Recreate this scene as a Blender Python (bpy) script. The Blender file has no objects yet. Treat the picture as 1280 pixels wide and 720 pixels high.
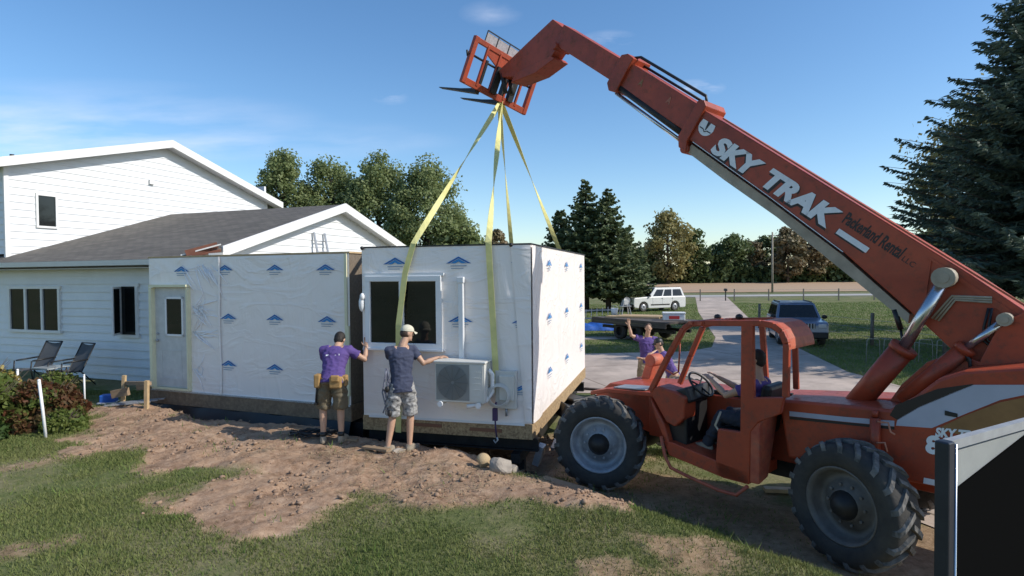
import bpy, bmesh, math, random
import numpy as np
from mathutils import Vector, Matrix, Euler
R_ = math.radians
random.seed(5); rng = np.random.default_rng(5)
sc = bpy.context.scene
COL = sc.collection

# ---------------------------------------------------------------- camera
CZ = 3.05; FP = 750.0
cam = bpy.data.objects.new('camera', bpy.data.cameras.new('camera'))
COL.objects.link(cam); sc.camera = cam
cam.data.sensor_width = 36; cam.data.lens = FP/1280*36
cam.data.clip_start = 0.05; cam.data.clip_end = 3000
CR = Matrix.Rotation(R_(90-1.25), 3, 'X') @ Matrix.Rotation(R_(-0.5), 3, 'Z')
cam.matrix_world = Matrix.Translation((0, 0, CZ)) @ CR.to_4x4()

# ---------------------------------------------------------------- world and sun
SUN_AZ = (1.0, -0.27); SUN_EL = R_(37)
w = bpy.data.worlds.new('World'); sc.world = w; w.use_nodes = True
nt = w.node_tree; nt.nodes.clear()
def N(t, typ, **kw):
    n = t.nodes.new(typ)
    for k, v in kw.items(): setattr(n, k, v)
    return n
out = N(nt, 'ShaderNodeOutputWorld'); bg = N(nt, 'ShaderNodeBackground')
sky = N(nt, 'ShaderNodeTexSky', sky_type='NISHITA', sun_disc=False)
sky.sun_elevation = SUN_EL
sky.sun_rotation = math.atan2(SUN_AZ[0], SUN_AZ[1])
sky.air_density = 1.0; sky.dust_density = 0.6; sky.ozone_density = 2.2; sky.altitude = 200
bg.inputs['Strength'].default_value = 0.108
# thin clouds, laid out on a dome high above
tc = N(nt, 'ShaderNodeTexCoord'); sx = N(nt, 'ShaderNodeSeparateXYZ'); nt.links.new(tc.outputs['Generated'], sx.inputs[0])
zz = N(nt, 'ShaderNodeMath', operation='ADD'); zz.inputs[1].default_value = 0.12; nt.links.new(sx.outputs[2], zz.inputs[0])
dx = N(nt, 'ShaderNodeMath', operation='DIVIDE'); dy = N(nt, 'ShaderNodeMath', operation='DIVIDE')
nt.links.new(sx.outputs[0], dx.inputs[0]); nt.links.new(zz.outputs[0], dx.inputs[1])
nt.links.new(sx.outputs[1], dy.inputs[0]); nt.links.new(zz.outputs[0], dy.inputs[1])
cb = N(nt, 'ShaderNodeCombineXYZ'); nt.links.new(dx.outputs[0], cb.inputs[0]); nt.links.new(dy.outputs[0], cb.inputs[1])
def cloud(scale, lo, hi, sy, off):
    mp = N(nt, 'ShaderNodeMapping'); mp.inputs['Scale'].default_value = (1, sy, 1); mp.inputs['Location'].default_value = off
    nt.links.new(cb.outputs[0], mp.inputs[0])
    nz = N(nt, 'ShaderNodeTexNoise'); nz.inputs['Scale'].default_value = scale; nz.inputs['Detail'].default_value = 8; nz.inputs['Roughness'].default_value = .55
    nt.links.new(mp.outputs[0], nz.inputs['Vector'])
    mr = N(nt, 'ShaderNodeMapRange'); mr.inputs[1].default_value = lo; mr.inputs[2].default_value = hi
    nt.links.new(nz.outputs[0], mr.inputs[0]); return mr
def soft_blob(cx, cy, rx, ry):       # where on the cloud dome a thin bank lies
    a = N(nt, 'ShaderNodeMapping'); a.inputs['Location'].default_value = (-cx/rx, -cy/ry, 0); a.inputs['Scale'].default_value = (1/rx, 1/ry, 1)
    nt.links.new(cb.outputs[0], a.inputs[0])
    l = N(nt, 'ShaderNodeVectorMath', operation='LENGTH'); nt.links.new(a.outputs[0], l.inputs[0])
    m = N(nt, 'ShaderNodeMapRange'); m.inputs[1].default_value = 1.0; m.inputs[2].default_value = 0.1
    nt.links.new(l.outputs[1], m.inputs[0]); return m
def mul(a, b):
    m = N(nt, 'ShaderNodeMath', operation='MULTIPLY'); nt.links.new(a, m.inputs[0])
    if isinstance(b, float): m.inputs[1].default_value = b
    else: nt.links.new(b, m.inputs[1])
    return m.outputs[0]
def mx_(a, b):
    m = N(nt, 'ShaderNodeMath', operation='MAXIMUM'); nt.links.new(a, m.inputs[0]); nt.links.new(b, m.inputs[1]); return m.outputs[0]
c1 = cloud(1.6, .38, .75, 2.0, (0, 0, 0)); c2 = cloud(5.0, .42, .75, 1.6, (3, 1, 0))
def dome(px, py):
    v = CR @ Vector(((px-640)/FP, -(py-360)/FP, -1)); v.normalize()
    return v.x/(v.z+.12), v.y/(v.z+.12)
acc = None
for (px, py, rx, ry, st, cc) in [(30, 170, 1.3, .55, .75, c1), (190, 182, 1.0, .36, .55, c1), (430, 178, .6, .3, .25, c1), (614, 17, .10, .08, .28, c2),
                                 (762, 50, .10, .07, .5, c2), (868, 112, .12, .10, 1.0, c2), (487, 122, .08, .08, .5, c2)]:
    cx, cy = dome(px, py); b = mul(mul(cc.outputs[0], soft_blob(cx, cy, rx, ry).outputs[0]), float(st))
    acc = b if acc is None else mx_(acc, b)
mixc = N(nt, 'ShaderNodeMix', data_type='RGBA')
nt.links.new(acc, mixc.inputs[0])
hsv = N(nt, 'ShaderNodeHueSaturation'); hsv.inputs['Saturation'].default_value = 1.2; hsv.inputs['Value'].default_value = 1.0
nt.links.new(sky.outputs[0], hsv.inputs['Color']); nt.links.new(hsv.outputs[0], mixc.inputs[6]); mixc.inputs[7].default_value = (5.3, 5.6, 6.6, 1)
nt.links.new(mixc.outputs[2], bg.inputs[0]); nt.links.new(bg.outputs[0], out.inputs[0])
sun = bpy.data.objects.new('sun', bpy.data.lights.new('sun', 'SUN')); COL.objects.link(sun)
sun.data.energy = 2.8; sun.data.angle = R_(0.53); sun.data.color = (1, .95, .87)
hv = Vector((SUN_AZ[0], SUN_AZ[1], 0)).normalized()
sd = Vector((hv.x*math.cos(SUN_EL), hv.y*math.cos(SUN_EL), math.sin(SUN_EL)))
sun.rotation_euler = sd.to_track_quat('Z', 'Y').to_euler(); sun.location = (30, -5, 30)
sc.view_settings.view_transform = 'Standard'; sc.view_settings.look = 'None'; sc.view_settings.gamma = 1
sc.view_settings.exposure = 0.72; sc.view_settings.use_curve_mapping = False
sc.cycles.max_bounces = 6; sc.cycles.transparent_max_bounces = 12

# ---------------------------------------------------------------- materials
MATS = {}
def mat(name, col, rough=.6, metal=0, spec=.5, var=.0, vscale=3., bump=0., bscale=40., detail=4, col2=None, stretch=None, coat=0, trans=0, emit=None, island=0., sss=0, grime=None):
    if name in MATS: return MATS[name]
    m = bpy.data.materials.new(name); m.use_nodes = True; t = m.node_tree
    b = t.nodes['Principled BSDF']; b.inputs['Roughness'].default_value = rough; b.inputs['Metallic'].default_value = metal
    b.inputs['Specular IOR Level'].default_value = spec; b.inputs['Coat Weight'].default_value = coat
    b.inputs['Base Color'].default_value = (*col, 1)
    tcn = N(t, 'ShaderNodeTexCoord'); mp = N(t, 'ShaderNodeMapping')
    if stretch: mp.inputs['Scale'].default_value = stretch
    t.links.new(tcn.outputs['Object'], mp.inputs[0])
    if var or col2:
        nz = N(t, 'ShaderNodeTexNoise'); nz.inputs['Scale'].default_value = vscale; nz.inputs['Detail'].default_value = 6; nz.inputs['Roughness'].default_value = .65
        t.links.new(mp.outputs[0], nz.inputs['Vector'])
        mr = N(t, 'ShaderNodeMapRange'); mr.inputs[1].default_value = .32; mr.inputs[2].default_value = .68
        t.links.new(nz.outputs[0], mr.inputs[0])
        fac = mr.outputs[0]
        if island:
            g = N(t, 'ShaderNodeNewGeometry'); mm = N(t, 'ShaderNodeMix'); mm.inputs[0].default_value = island
            t.links.new(fac, mm.inputs[2]); t.links.new(g.outputs['Random Per Island'], mm.inputs[3]); fac = mm.outputs[0]
        mx = N(t, 'ShaderNodeMix', data_type='RGBA')
        t.links.new(fac, mx.inputs[0])
        c2_ = col2 if col2 else tuple(c*(1-var) for c in col)
        mx.inputs[6].default_value = (*col, 1); mx.inputs[7].default_value = (*c2_, 1)
        t.links.new(mx.outputs[2], b.inputs['Base Color'])
    if grime:
        gn = N(t, 'ShaderNodeTexNoise'); gn.inputs['Scale'].default_value = 9; gn.inputs['Detail'].default_value = 12; gn.inputs['Roughness'].default_value = .8
        t.links.new(tcn.outputs['Object'], gn.inputs['Vector']); gr_ = N(t, 'ShaderNodeMapRange'); gr_.inputs[1].default_value = .51; gr_.inputs[2].default_value = .66; gr_.inputs[4].default_value = .75
        t.links.new(gn.outputs[0], gr_.inputs[0]); gx = N(t, 'ShaderNodeMix', data_type='RGBA'); t.links.new(gr_.outputs[0], gx.inputs[0])
        t.links.new(b.inputs['Base Color'].links[0].from_socket, gx.inputs[6]); gx.inputs[7].default_value = (*grime, 1); t.links.new(gx.outputs[2], b.inputs['Base Color'])
        t.links.new(gr_.outputs[0], b.inputs['Roughness']); mrr = N(t, 'ShaderNodeMapRange'); mrr.inputs[3].default_value = rough; mrr.inputs[4].default_value = .85
        t.links.new(gr_.outputs[0], mrr.inputs[0]); t.links.new(mrr.outputs[0], b.inputs['Roughness'])
    if bump:
        nb = N(t, 'ShaderNodeTexNoise'); nb.inputs['Scale'].default_value = bscale; nb.inputs['Detail'].default_value = detail
        t.links.new(mp.outputs[0], nb.inputs['Vector'])
        bp = N(t, 'ShaderNodeBump'); bp.inputs['Strength'].default_value = bump; bp.inputs['Distance'].default_value = .02
        t.links.new(nb.outputs[0], bp.inputs['Height']); t.links.new(bp.outputs[0], b.inputs['Normal'])
    if trans:
        tr = N(t, 'ShaderNodeBsdfTranslucent'); mxs = N(t, 'ShaderNodeMixShader'); mxs.inputs[0].default_value = trans
        src = b.inputs['Base Color'].links[0].from_socket if b.inputs['Base Color'].links else None
        if src: t.links.new(src, tr.inputs[0])
        else: tr.inputs[0].default_value = (*col, 1)
        o = t.nodes['Material Output']; t.links.new(b.outputs[0], mxs.inputs[1]); t.links.new(tr.outputs[0], mxs.inputs[2]); t.links.new(mxs.outputs[0], o.inputs[0])
    MATS[name] = m; return m

RED = mat('red_paint', (.43, .066, .024), .48, spec=.4, col2=(.27, .042, .018), vscale=1.8, bump=.10, bscale=11, coat=.08, grime=(.13, .06, .035))
REDW = mat('worn_red_paint', (.50, .12, .055), .55, grime=(.22, .12, .08), col2=(.33, .055, .03), vscale=6, bump=.1, bscale=30)
BEIGE = mat('beige_steel', (.42, .36, .27), .6, col2=(.28, .24, .18), vscale=5)
BLACK = mat('black_plastic', (.012, .012, .013), .5, var=.3)
DARK = mat('dark_steel', (.035, .033, .032), .55, metal=.3, var=.5, vscale=6)
CHROME = mat('chrome_rod', (.55, .57, .6), .25, metal=.9, var=.15)
STEEL = mat('galvanised_steel', (.42, .43, .45), .45, metal=.5, var=.3, vscale=8)
RIM = mat('silver_rim', (.40, .42, .45), .5, metal=.25, var=.4, vscale=7, bump=.1)
LUG = mat('dusty_tread', (.21, .20, .185), .9, col2=(.05, .048, .045), vscale=9, bump=.3)
RIMD = mat('dirty_rim', (.16, .145, .13), .6, metal=.2, var=.4, vscale=7)
RUBBER = mat('tyre_rubber', (.028, .027, .026), .85, col2=(.06, .054, .045), vscale=5, bump=.2, bscale=40)
SILVERP = mat('silver_panel', (.42, .43, .50), .5, var=.12)
OCHRE = mat('ochre_panel', (.30, .15, .05), .5, var=.3, vscale=4)
WHITEP = mat('white_paint', (.78, .78, .77), .5, var=.06)
WHITEDIRTY = mat('dusty_white', (.6, .6, .58), .5, var=.2, vscale=6)
OFFW = mat('offwhite_enamel', (.62, .61, .56), .45, var=.08, vscale=6)
SIDING = mat('white_siding', (.74, .75, .75), .55, var=.09, vscale=1.6, bump=.1, bscale=30)
TRIM = mat('white_trim', (.74, .73, .70), .5, var=.08, vscale=4)
SOFFIT = mat('soffit', (.55, .55, .55), .6, var=.08)
GLASS = mat('dark_window_glass', (.008, .010, .011), .05, spec=.45, col2=(.02, .022, .02), vscale=1.2)
LETTER = mat('white_lettering', (.78, .79, .80), .5, var=.12, vscale=12)
LETTERB = mat('black_lettering', (.02, .012, .01), .5)
CREAM = mat('primed_wood', (.78, .74, .50), .6, var=.1, vscale=6)
WOOD = mat('weathered_lumber', (.33, .23, .14), .75, col2=(.22, .15, .09), vscale=9, stretch=(1, 8, 8), bump=.2)
LUMB = mat('fresh_lumber', (.55, .40, .22), .7, col2=(.42, .28, .15), vscale=9, bump=.1)
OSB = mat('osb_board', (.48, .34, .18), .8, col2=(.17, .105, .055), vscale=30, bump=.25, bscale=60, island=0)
GREYW = mat('grey_fence_wood', (.20, .18, .15), .8, var=.4, vscale=9)
STRAP = mat('yellow_strap', (.84, .78, .32), .6, var=.2, vscale=6, trans=.15)
STRAPD = mat('purple_strap', (.05, .03, .09), .7)
BLUE = mat('logo_blue', (.012, .13, .38), .5)
LOGOG = mat('logo_small_print', (.30, .36, .45), .6)
BTARP = mat('blue_tarp', (.03, .13, .5), .45, var=.4, vscale=6, bump=.4, bscale=8)
ROCK = mat('grey_rock', (.38, .33, .27), .85, col2=(.22, .19, .16), vscale=7, bump=.5, bscale=20)
SKIN = mat('skin', (.50, .30, .20), .55, var=.12, vscale=8)
PURPLE = mat('purple_cotton', (.105, .062, .235), .85, var=.25, vscale=6, bump=.3, bscale=14)
NAVY = mat('navy_cotton', (.045, .055, .10), .85, var=.25, vscale=6, bump=.3, bscale=14)
KHAKI = mat('olive_khaki', (.165, .135, .085), .85, var=.3, vscale=7, bump=.3, bscale=16)
CAMO = mat('grey_camouflage', (.50, .49, .47), .85, col2=(.05, .05, .055), vscale=20, bump=.2)
CAPB = mat('cream_cap', (.62, .58, .45), .8, var=.1)
HAIR = mat('dark_hair', (.02, .014, .01), .7, var=.4, vscale=30, bump=.4)
BROWNH = mat('brown_hair', (.07, .04, .025), .7, var=.4, vscale=30, bump=.4)
LEATHER = mat('tan_leather', (.42, .25, .09), .7, var=.35, vscale=9)
SHOE = mat('tan_shoe', (.34, .29, .22), .8, var=.3, vscale=10)
JEANS = mat('dark_jeans', (.03, .035, .05), .85, var=.3, vscale=8)
TANP = mat('tan_trousers', (.30, .23, .14), .85, var=.25)
# shingles
def shingles():
    m = bpy.data.materials.new('grey_shingles'); m.use_nodes = True; t = m.node_tree; b = t.nodes['Principled BSDF']
    tcn = N(t, 'ShaderNodeTexCoord'); br = N(t, 'ShaderNodeTexBrick')
    br.inputs['Scale'].default_value = 1; br.inputs['Brick Width'].default_value = .33; br.inputs['Row Height'].default_value = .14
    br.inputs['Color1'].default_value = (.135, .12, .10, 1); br.inputs['Color2'].default_value = (.19, .168, .14, 1); br.inputs['Mortar'].default_value = (.06, .06, .06, 1); br.inputs['Mortar Size'].default_value = .008
    t.links.new(tcn.outputs['Object'], br.inputs[0])
    nz = N(t, 'ShaderNodeTexNoise'); nz.inputs['Scale'].default_value = 2.5; nz.inputs['Detail'].default_value = 8; t.links.new(tcn.outputs['Object'], nz.inputs[0])
    mx = N(t, 'ShaderNodeMix', data_type='RGBA', blend_type='MULTIPLY'); mx.inputs[0].default_value = .5
    t.links.new(br.outputs[0], mx.inputs[6]); t.links.new(nz.outputs[0], mx.inputs[7]); t.links.new(mx.outputs[2], b.inputs['Base Color'])
    b.inputs['Roughness'].default_value = .9; bp = N(t, 'ShaderNodeBump'); bp.inputs['Strength'].default_value = .4; bp.inputs['Distance'].default_value = .02
    t.links.new(br.outputs['Fac'], bp.inputs['Height']); t.links.new(bp.outputs[0], b.inputs['Normal']); return m
SHING = shingles()
# house wrap: satin sheet, wrinkled
def wrapmat(name, base, strength):
    m = bpy.data.materials.new(name); m.use_nodes = True; t = m.node_tree; b = t.nodes['Principled BSDF']
    b.inputs['Base Color'].default_value = (*base, 1); b.inputs['Roughness'].default_value = .33; b.inputs['Specular IOR Level'].default_value = .6
    tcn = N(t, 'ShaderNodeTexCoord')
    def layer(scale, sca, rot, dist):
        mp = N(t, 'ShaderNodeMapping'); mp.inputs['Scale'].default_value = sca; mp.inputs['Rotation'].default_value = rot
        t.links.new(tcn.outputs['Object'], mp.inputs[0])
        nz = N(t, 'ShaderNodeTexNoise'); nz.inputs['Scale'].default_value = scale; nz.inputs['Detail'].default_value = 5; nz.inputs['Distortion'].default_value = 1.2
        t.links.new(mp.outputs[0], nz.inputs['Vector'])
        rd = N(t, 'ShaderNodeMath', operation='SUBTRACT'); rd.inputs[1].default_value = .5; t.links.new(nz.outputs[0], rd.inputs[0])
        ab = N(t, 'ShaderNodeMath', operation='ABSOLUTE'); t.links.new(rd.outputs[0], ab.inputs[0])
        mr = N(t, 'ShaderNodeMapRange'); mr.inputs[1].default_value = 0; mr.inputs[2].default_value = .06; mr.inputs[3].default_value = dist; mr.inputs[4].default_value = 0
        t.links.new(ab.outputs[0], mr.inputs[0]); return mr.outputs[0]
    a = layer(.9, (1, 1, .35), (0, .5, 0), 1.0); c = layer(1.3, (.5, 1, 1.6), (0, -.35, 0), .7)
    mk = N(t, 'ShaderNodeTexNoise'); mk.inputs['Scale'].default_value = .8; t.links.new(tcn.outputs['Object'], mk.inputs[0])
    s1 = N(t, 'ShaderNodeMath', operation='ADD'); t.links.new(a, s1.inputs[0]); t.links.new(c, s1.inputs[1])
    s2 = N(t, 'ShaderNodeMath', operation='MULTIPLY'); t.links.new(s1.outputs[0], s2.inputs[0]); t.links.new(mk.outputs[0], s2.inputs[1])
    lo = N(t, 'ShaderNodeTexNoise'); lo.inputs['Scale'].default_value = 2.2; lo.inputs['Detail'].default_value = 3; t.links.new(tcn.outputs['Object'], lo.inputs[0])
    s3 = N(t, 'ShaderNodeMath', operation='ADD'); t.links.new(s2.outputs[0], s3.inputs[0]); t.links.new(lo.outputs[0], s3.inputs[1])
    bp = N(t, 'ShaderNodeBump'); bp.inputs['Strength'].default_value = strength; bp.inputs['Distance'].default_value = .015
    t.links.new(s3.outputs[0], bp.inputs['Height']); t.links.new(bp.outputs[0], b.inputs['Normal']); return m
WRAP = wrapmat('house_wrap', (.88, .81, .76), .85)
# leaves etc.
def leafmat(name, c1, c2, vs=.6, island=.55, trans=.3, rough=.55):
    return mat(name, c1, rough, col2=c2, vscale=vs, island=island, trans=min(.5, trans*1.5), spec=.3)
NEEDLE = leafmat('spruce_needles', (.06, .10, .07), (.14, .19, .14), 1.2, .6, .12)
NEEDLEY = leafmat('pine_needles', (.10, .14, .065), (.20, .23, .11), .6, .5, .2)
POPLAR = leafmat('poplar_leaves', (.17, .22, .075), (.31, .35, .16), .5, .6, .32)
YELG = leafmat('yellow_green_leaves', (.22, .22, .08), (.32, .26, .11), .35, .5, .25)
MIDG = leafmat('mid_green_leaves', (.075, .12, .045), (.15, .18, .07), .35, .5, .25)
RUST = leafmat('rusty_leaves', (.27, .19, .11), (.17, .16, .08), .35, .5, .2)
SHRUBG = leafmat('shrub_green', (.10, .16, .035), (.20, .22, .06), 2, .6, .3)
SHRUBR = leafmat('shrub_red', (.16, .045, .03), (.09, .10, .03), 2.5, .55, .25)
BARK = mat('bark', (.10, .075, .055), .9, var=.5, vscale=6, bump=.5, bscale=15)

# ---------------------------------------------------------------- object helpers
def props(o, label=None, cat=None, group=None, kind=None):
    if label: o['label'] = label
    if cat: o['category'] = cat
    if group: o['group'] = group
    if kind: o['kind'] = kind
    return o
def thing(name, label, cat, loc=(0, 0, 0), rz=0, group=None, rot=None):
    o = bpy.data.objects.new(name, None); COL.objects.link(o); o.empty_display_size = .2
    o.location = loc; o.rotation_euler = rot if rot else (0, 0, rz)
    return props(o, label, cat, group)
def link(name, me, mats, parent=None):
    o = bpy.data.objects.new(name, me); COL.objects.link(o)
    for m in (mats if isinstance(mats, (list, tuple)) else [mats]): me.materials.append(m)
    if parent is not None: o.parent = parent
    return o
def frame_from(d, up=Vector((0, 0, 1))):
    d = Vector(d).normalized(); 
    if abs(d.dot(up)) > .98: up = Vector((1, 0, 0))
    x = d.cross(up).normalized(); y = x.cross(d).normalized()
    return x, y, d
class MB:
    def __init__(s): s.v = []; s.f = []; s.m = []; s.sm = []
    def add(s, vs, fs, mi=0, smooth=False):
        b = len(s.v); s.v += [tuple(v) for v in vs]
        for f in fs: s.f.append(tuple(b+i for i in f)); s.m.append(mi); s.sm.append(smooth)
        return s
    def box(s, c, d, rot=None, mi=0):
        c = Vector(c); h = Vector(d)*.5; vs = []
        for i in range(8):
            p = Vector((h.x*(1 if i & 1 else -1), h.y*(1 if i & 2 else -1), h.z*(1 if i & 4 else -1)))
            if rot is not None: p = rot @ p
            vs.append(c+p)
        return s.add(vs, [(0, 2, 3, 1), (4, 5, 7, 6), (0, 1, 5, 4), (2, 6, 7, 3), (0, 4, 6, 2), (1, 3, 7, 5)], mi)
    def bar(s, a, b, w, h, mi=0, up=(0, 0, 1)):       # rectangular bar from a to b
        a = Vector(a); b = Vector(b); x, y, d = frame_from(b-a, Vector(up))
        vs = [p+x*(sx*w/2)+y*(sy*h/2) for p in (a, b) for sx, sy in ((-1, -1), (1, -1), (1, 1), (-1, 1))]
        return s.add(vs, [(3, 2, 1, 0), (4, 5, 6, 7), (0, 1, 5, 4), (1, 2, 6, 5), (2, 3, 7, 6), (3, 0, 4, 7)], mi)
    def tube(s, pts, r, n=10, mi=0, cap=True):
        pts = [Vector(p) for p in pts]; rs = r if isinstance(r, (list, tuple)) else [r]*len(pts); vs = []; x0 = None
        for i, p in enumerate(pts):
            d = (pts[min(i+1, len(pts)-1)]-pts[max(i-1, 0)]).normalized()
            if x0 is None: x, y, _ = frame_from(d)
            else:
                x = (x0-d*x0.dot(d)).normalized(); y = x.cross(d).normalized()
            x0 = x
            for k in range(n):
                a = 2*math.pi*k/n; vs.append(p+x*(math.cos(a)*rs[i])+y*(math.sin(a)*rs[i]))
        fs = [(i*n+k, i*n+(k+1) % n, (i+1)*n+(k+1) % n, (i+1)*n+k) for i in range(len(pts)-1) for k in range(n)]
        s.add(vs, fs, mi, True)
        if cap:
            b = len(s.v)-len(vs); s.f.append(tuple(b+k for k in range(n-1, -1, -1))); s.f.append(tuple(b+(len(pts)-1)*n+k for k in range(n))); s.m += [mi]*2; s.sm += [False]*2
        return s
    def prism(s, poly, fn, t0, t1, mi=0):            # poly in 2D, fn(a,b,t) -> point
        n = len(poly); vs = [fn(a, b, t0) for a, b in poly]+[fn(a, b, t1) for a, b in poly]
        fs = [tuple(range(n-1, -1, -1)), tuple(range(n, 2*n))]+[(i, (i+1) % n, n+(i+1) % n, n+i) for i in range(n)]
        return s.add(vs, fs, mi)
    def lathe(s, prof, o, ax, n=32, mi=0, smooth=True, closed=False):       # prof: (r, h) along axis ax from o
        x, y, d = frame_from(ax); o = Vector(o); vs = []
        for r, h in prof:
            for k in range(n):
                a = 2*math.pi*k/n; vs.append(o+d*h+x*(r*math.cos(a))+y*(r*math.sin(a)))
        L = len(prof); fs = [(i*n+k, i*n+(k+1) % n, ((i+1) % L)*n+(k+1) % n, ((i+1) % L)*n+k) for i in range(L if closed else L-1) for k in range(n)]
        return s.add(vs, fs, mi, smooth)
    def ball(s, c, r, n=10, mi=0, rot=None):
        c = Vector(c); r = Vector(r) if hasattr(r, '__len__') else Vector((r, r, r)); vs = []; L = n//2+1
        for i in range(L):
            t = math.pi*i/(L-1)
            for k in range(n):
                a = 2*math.pi*k/n; p = Vector((r.x*math.sin(t)*math.cos(a), r.y*math.sin(t)*math.sin(a), r.z*math.cos(t)))
                if rot is not None: p = rot @ p
                vs.append(c+p)
        fs = [(i*n+k, (i+1)*n+k, (i+1)*n+(k+1) % n, i*n+(k+1) % n) for i in range(L-1) for k in range(n)]
        return s.add(vs, fs, mi, True)
    def sheet(s, fn, nu, nv, mi=0, smooth=True):
        vs = [fn(i/nu, j/nv) for i in range(nu+1) for j in range(nv+1)]
        fs = [(i*(nv+1)+j, (i+1)*(nv+1)+j, (i+1)*(nv+1)+j+1, i*(nv+1)+j+1) for i in range(nu) for j in range(nv)]
        return s.add(vs, fs, mi, smooth)
    def build(s, name, mats, parent=None, bevel=0, fix=True):
        me = bpy.data.meshes.new(name); me.from_pydata(s.v, [], s.f)
        me.polygons.foreach_set('material_index', s.m); me.polygons.foreach_set('use_smooth', s.sm)
        if fix:
            bm = bmesh.new(); bm.from_mesh(me); bmesh.ops.recalc_face_normals(bm, faces=bm.faces); bm.to_mesh(me); bm.free()
        o = link(name, me, mats, parent)
        if bevel:
            b = o.modifiers.new('bevel', 'BEVEL'); b.width = bevel; b.segments = 2; b.limit_method = 'ANGLE'; b.angle_limit = R_(40)
        return o
def fast_mesh(name, V, F, mats, parent=None, smooth=False, fmat=None):
    V = np.asarray(V, dtype=np.float32).reshape(-1, 3); F = np.asarray(F, dtype=np.int32); k = F.shape[1]
    me = bpy.data.meshes.new(name); me.vertices.add(len(V)); me.vertices.foreach_set('co', V.ravel())
    me.loops.add(F.size); me.loops.foreach_set('vertex_index', F.ravel())
    me.polygons.add(len(F)); me.polygons.foreach_set('loop_start', np.arange(0, F.size, k, dtype=np.int32))
    if smooth: me.polygons.foreach_set('use_smooth', np.ones(len(F), dtype=bool))
    if fmat is not None: me.polygons.foreach_set('material_index', fmat)
    me.update(calc_edges=True); return link(name, me, mats, parent)
def quads(C, A, B):        # quads centred at C with half-axes A, B
    V = np.stack([C-A-B, C+A-B, C+A+B, C-A+B], 1).reshape(-1, 3); F = np.arange(len(V)).reshape(-1, 4); return V, F
def text_mesh(body, size, depth, mats, name, parent, M, shear=0, bold=0, space=1.0, sx=1.0):
    cu = bpy.data.curves.new('t', 'FONT'); cu.body = body; cu.size = size; cu.extrude = depth; cu.shear = shear; cu.offset = bold; cu.space_character = space
    cu.resolution_u = 4
    o = bpy.data.objects.new('t', cu); COL.objects.link(o)
    dg = bpy.context.evaluated_depsgraph_get(); me = bpy.data.meshes.new_from_object(o.evaluated_get(dg))
    bpy.data.objects.remove(o); me.transform(M @ Matrix.Diagonal((sx, 1, 1, 1))); me.name = name
    return link(name, me, mats, parent)
def merge_mesh(dst, objs):   # joins helper meshes into the first object's mesh
    bm = bmesh.new(); bm.from_mesh(dst.data)
    for o in objs:
        bm.from_mesh(o.data)
    bm.to_mesh(dst.data); bm.free()
    for o in objs: bpy.data.objects.remove(o)
    return dst
# pixel of a landmark in the survey photograph + a known plane -> a point in the world (used only to read off positions)
def ray(px, py): return CR @ Vector(((px-640)/FP, -(py-360)/FP, -1))
def at(px, Y, z=None):
    q = ray(px, 360); return Vector((q.x/q.y*Y, Y, G(q.x/q.y*Y, Y) if z is None else z))
# ---------------------------------------------------------------- noise and terrain
def vnoise(x, y, seed=0):
    x = np.asarray(x, float); y = np.asarray(y, float); xi = np.floor(x).astype(np.int64); yi = np.floor(y).astype(np.int64)
    xf = x-xi; yf = y-yi; u = xf*xf*(3-2*xf); v = yf*yf*(3-2*yf)
    def h(a, b):
        n = (a*374761393+b*668265263+seed*974711) & 0x7fffffff; n = ((n ^ (n >> 13))*1274126177) & 0x7fffffff
        return ((n ^ (n >> 16)) & 0xffff)/65535.
    return (h(xi, yi)*(1-u)+h(xi+1, yi)*u)*(1-v)+(h(xi, yi+1)*(1-u)+h(xi+1, yi+1)*u)*v
def fbm(x, y, o=4, seed=0):
    r = 0; a = .5
    for i in range(o): r = r+a*vnoise(x*2**i, y*2**i, seed+i*17); a *= .5
    return r
def smooth(t): t = np.clip(t, 0, 1); return t*t*(3-2*t)
DIRT = [(-8.6, 11.6), (-7.0, 12.4), (-2.78, 11.3), (1.6, 11.0), (1.0, 8.6), (1.0, 7.2), (1.15, 6.38), (0.49, 6.45), (-0.02, 6.87), (-0.7, 6.31), (-1.2, 6.5), (-1.75, 6.75), (-2.46, 6.35), (-3.4, 6.6), (-4.1, 6.75), (-3.6, 7.5), (-4.5, 7.9), (-5.0, 7.9), (-5.6, 8.5), (-6.3, 8.7), (-6.6, 9.8)]
def poly_sd(x, y, P):
    x = np.asarray(x, float); y = np.asarray(y, float); d = np.full(np.broadcast(x, y).shape, 1e9); ins = np.zeros(d.shape, bool)
    n = len(P)
    for i in range(n):
        ax, ay = P[i]; bx, by = P[(i+1) % n]; ex, ey = bx-ax, by-ay; wx, wy = x-ax, y-ay
        t = np.clip((wx*ex+wy*ey)/(ex*ex+ey*ey), 0, 1); d = np.minimum(d, (wx-ex*t)**2+(wy-ey*t)**2)
        c = ((ay <= y) & (by > y)) | ((by <= y) & (ay > y)); xx = ax+(y-ay)/(ey if ey else 1e-9)*ex
        ins ^= c & (x < xx)
    return np.where(ins, 1, -1)*np.sqrt(d)
def rectd(x, y, o, ang, u0, u1, v0, v1):
    c, s = math.cos(ang), math.sin(ang); dx_, dy_ = x-o[0], y-o[1]; u = dx_*c+dy_*s; v = -dx_*s+dy_*c
    return np.minimum(np.minimum(u-u0, u1-u), np.minimum(v-v0, v1-v))
LM_O = (-7.25, 12.0); LM_A = -math.atan2(1.74, 4.47); RM_O = (.27, 8.75); RM_A = R_(-15)
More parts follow.
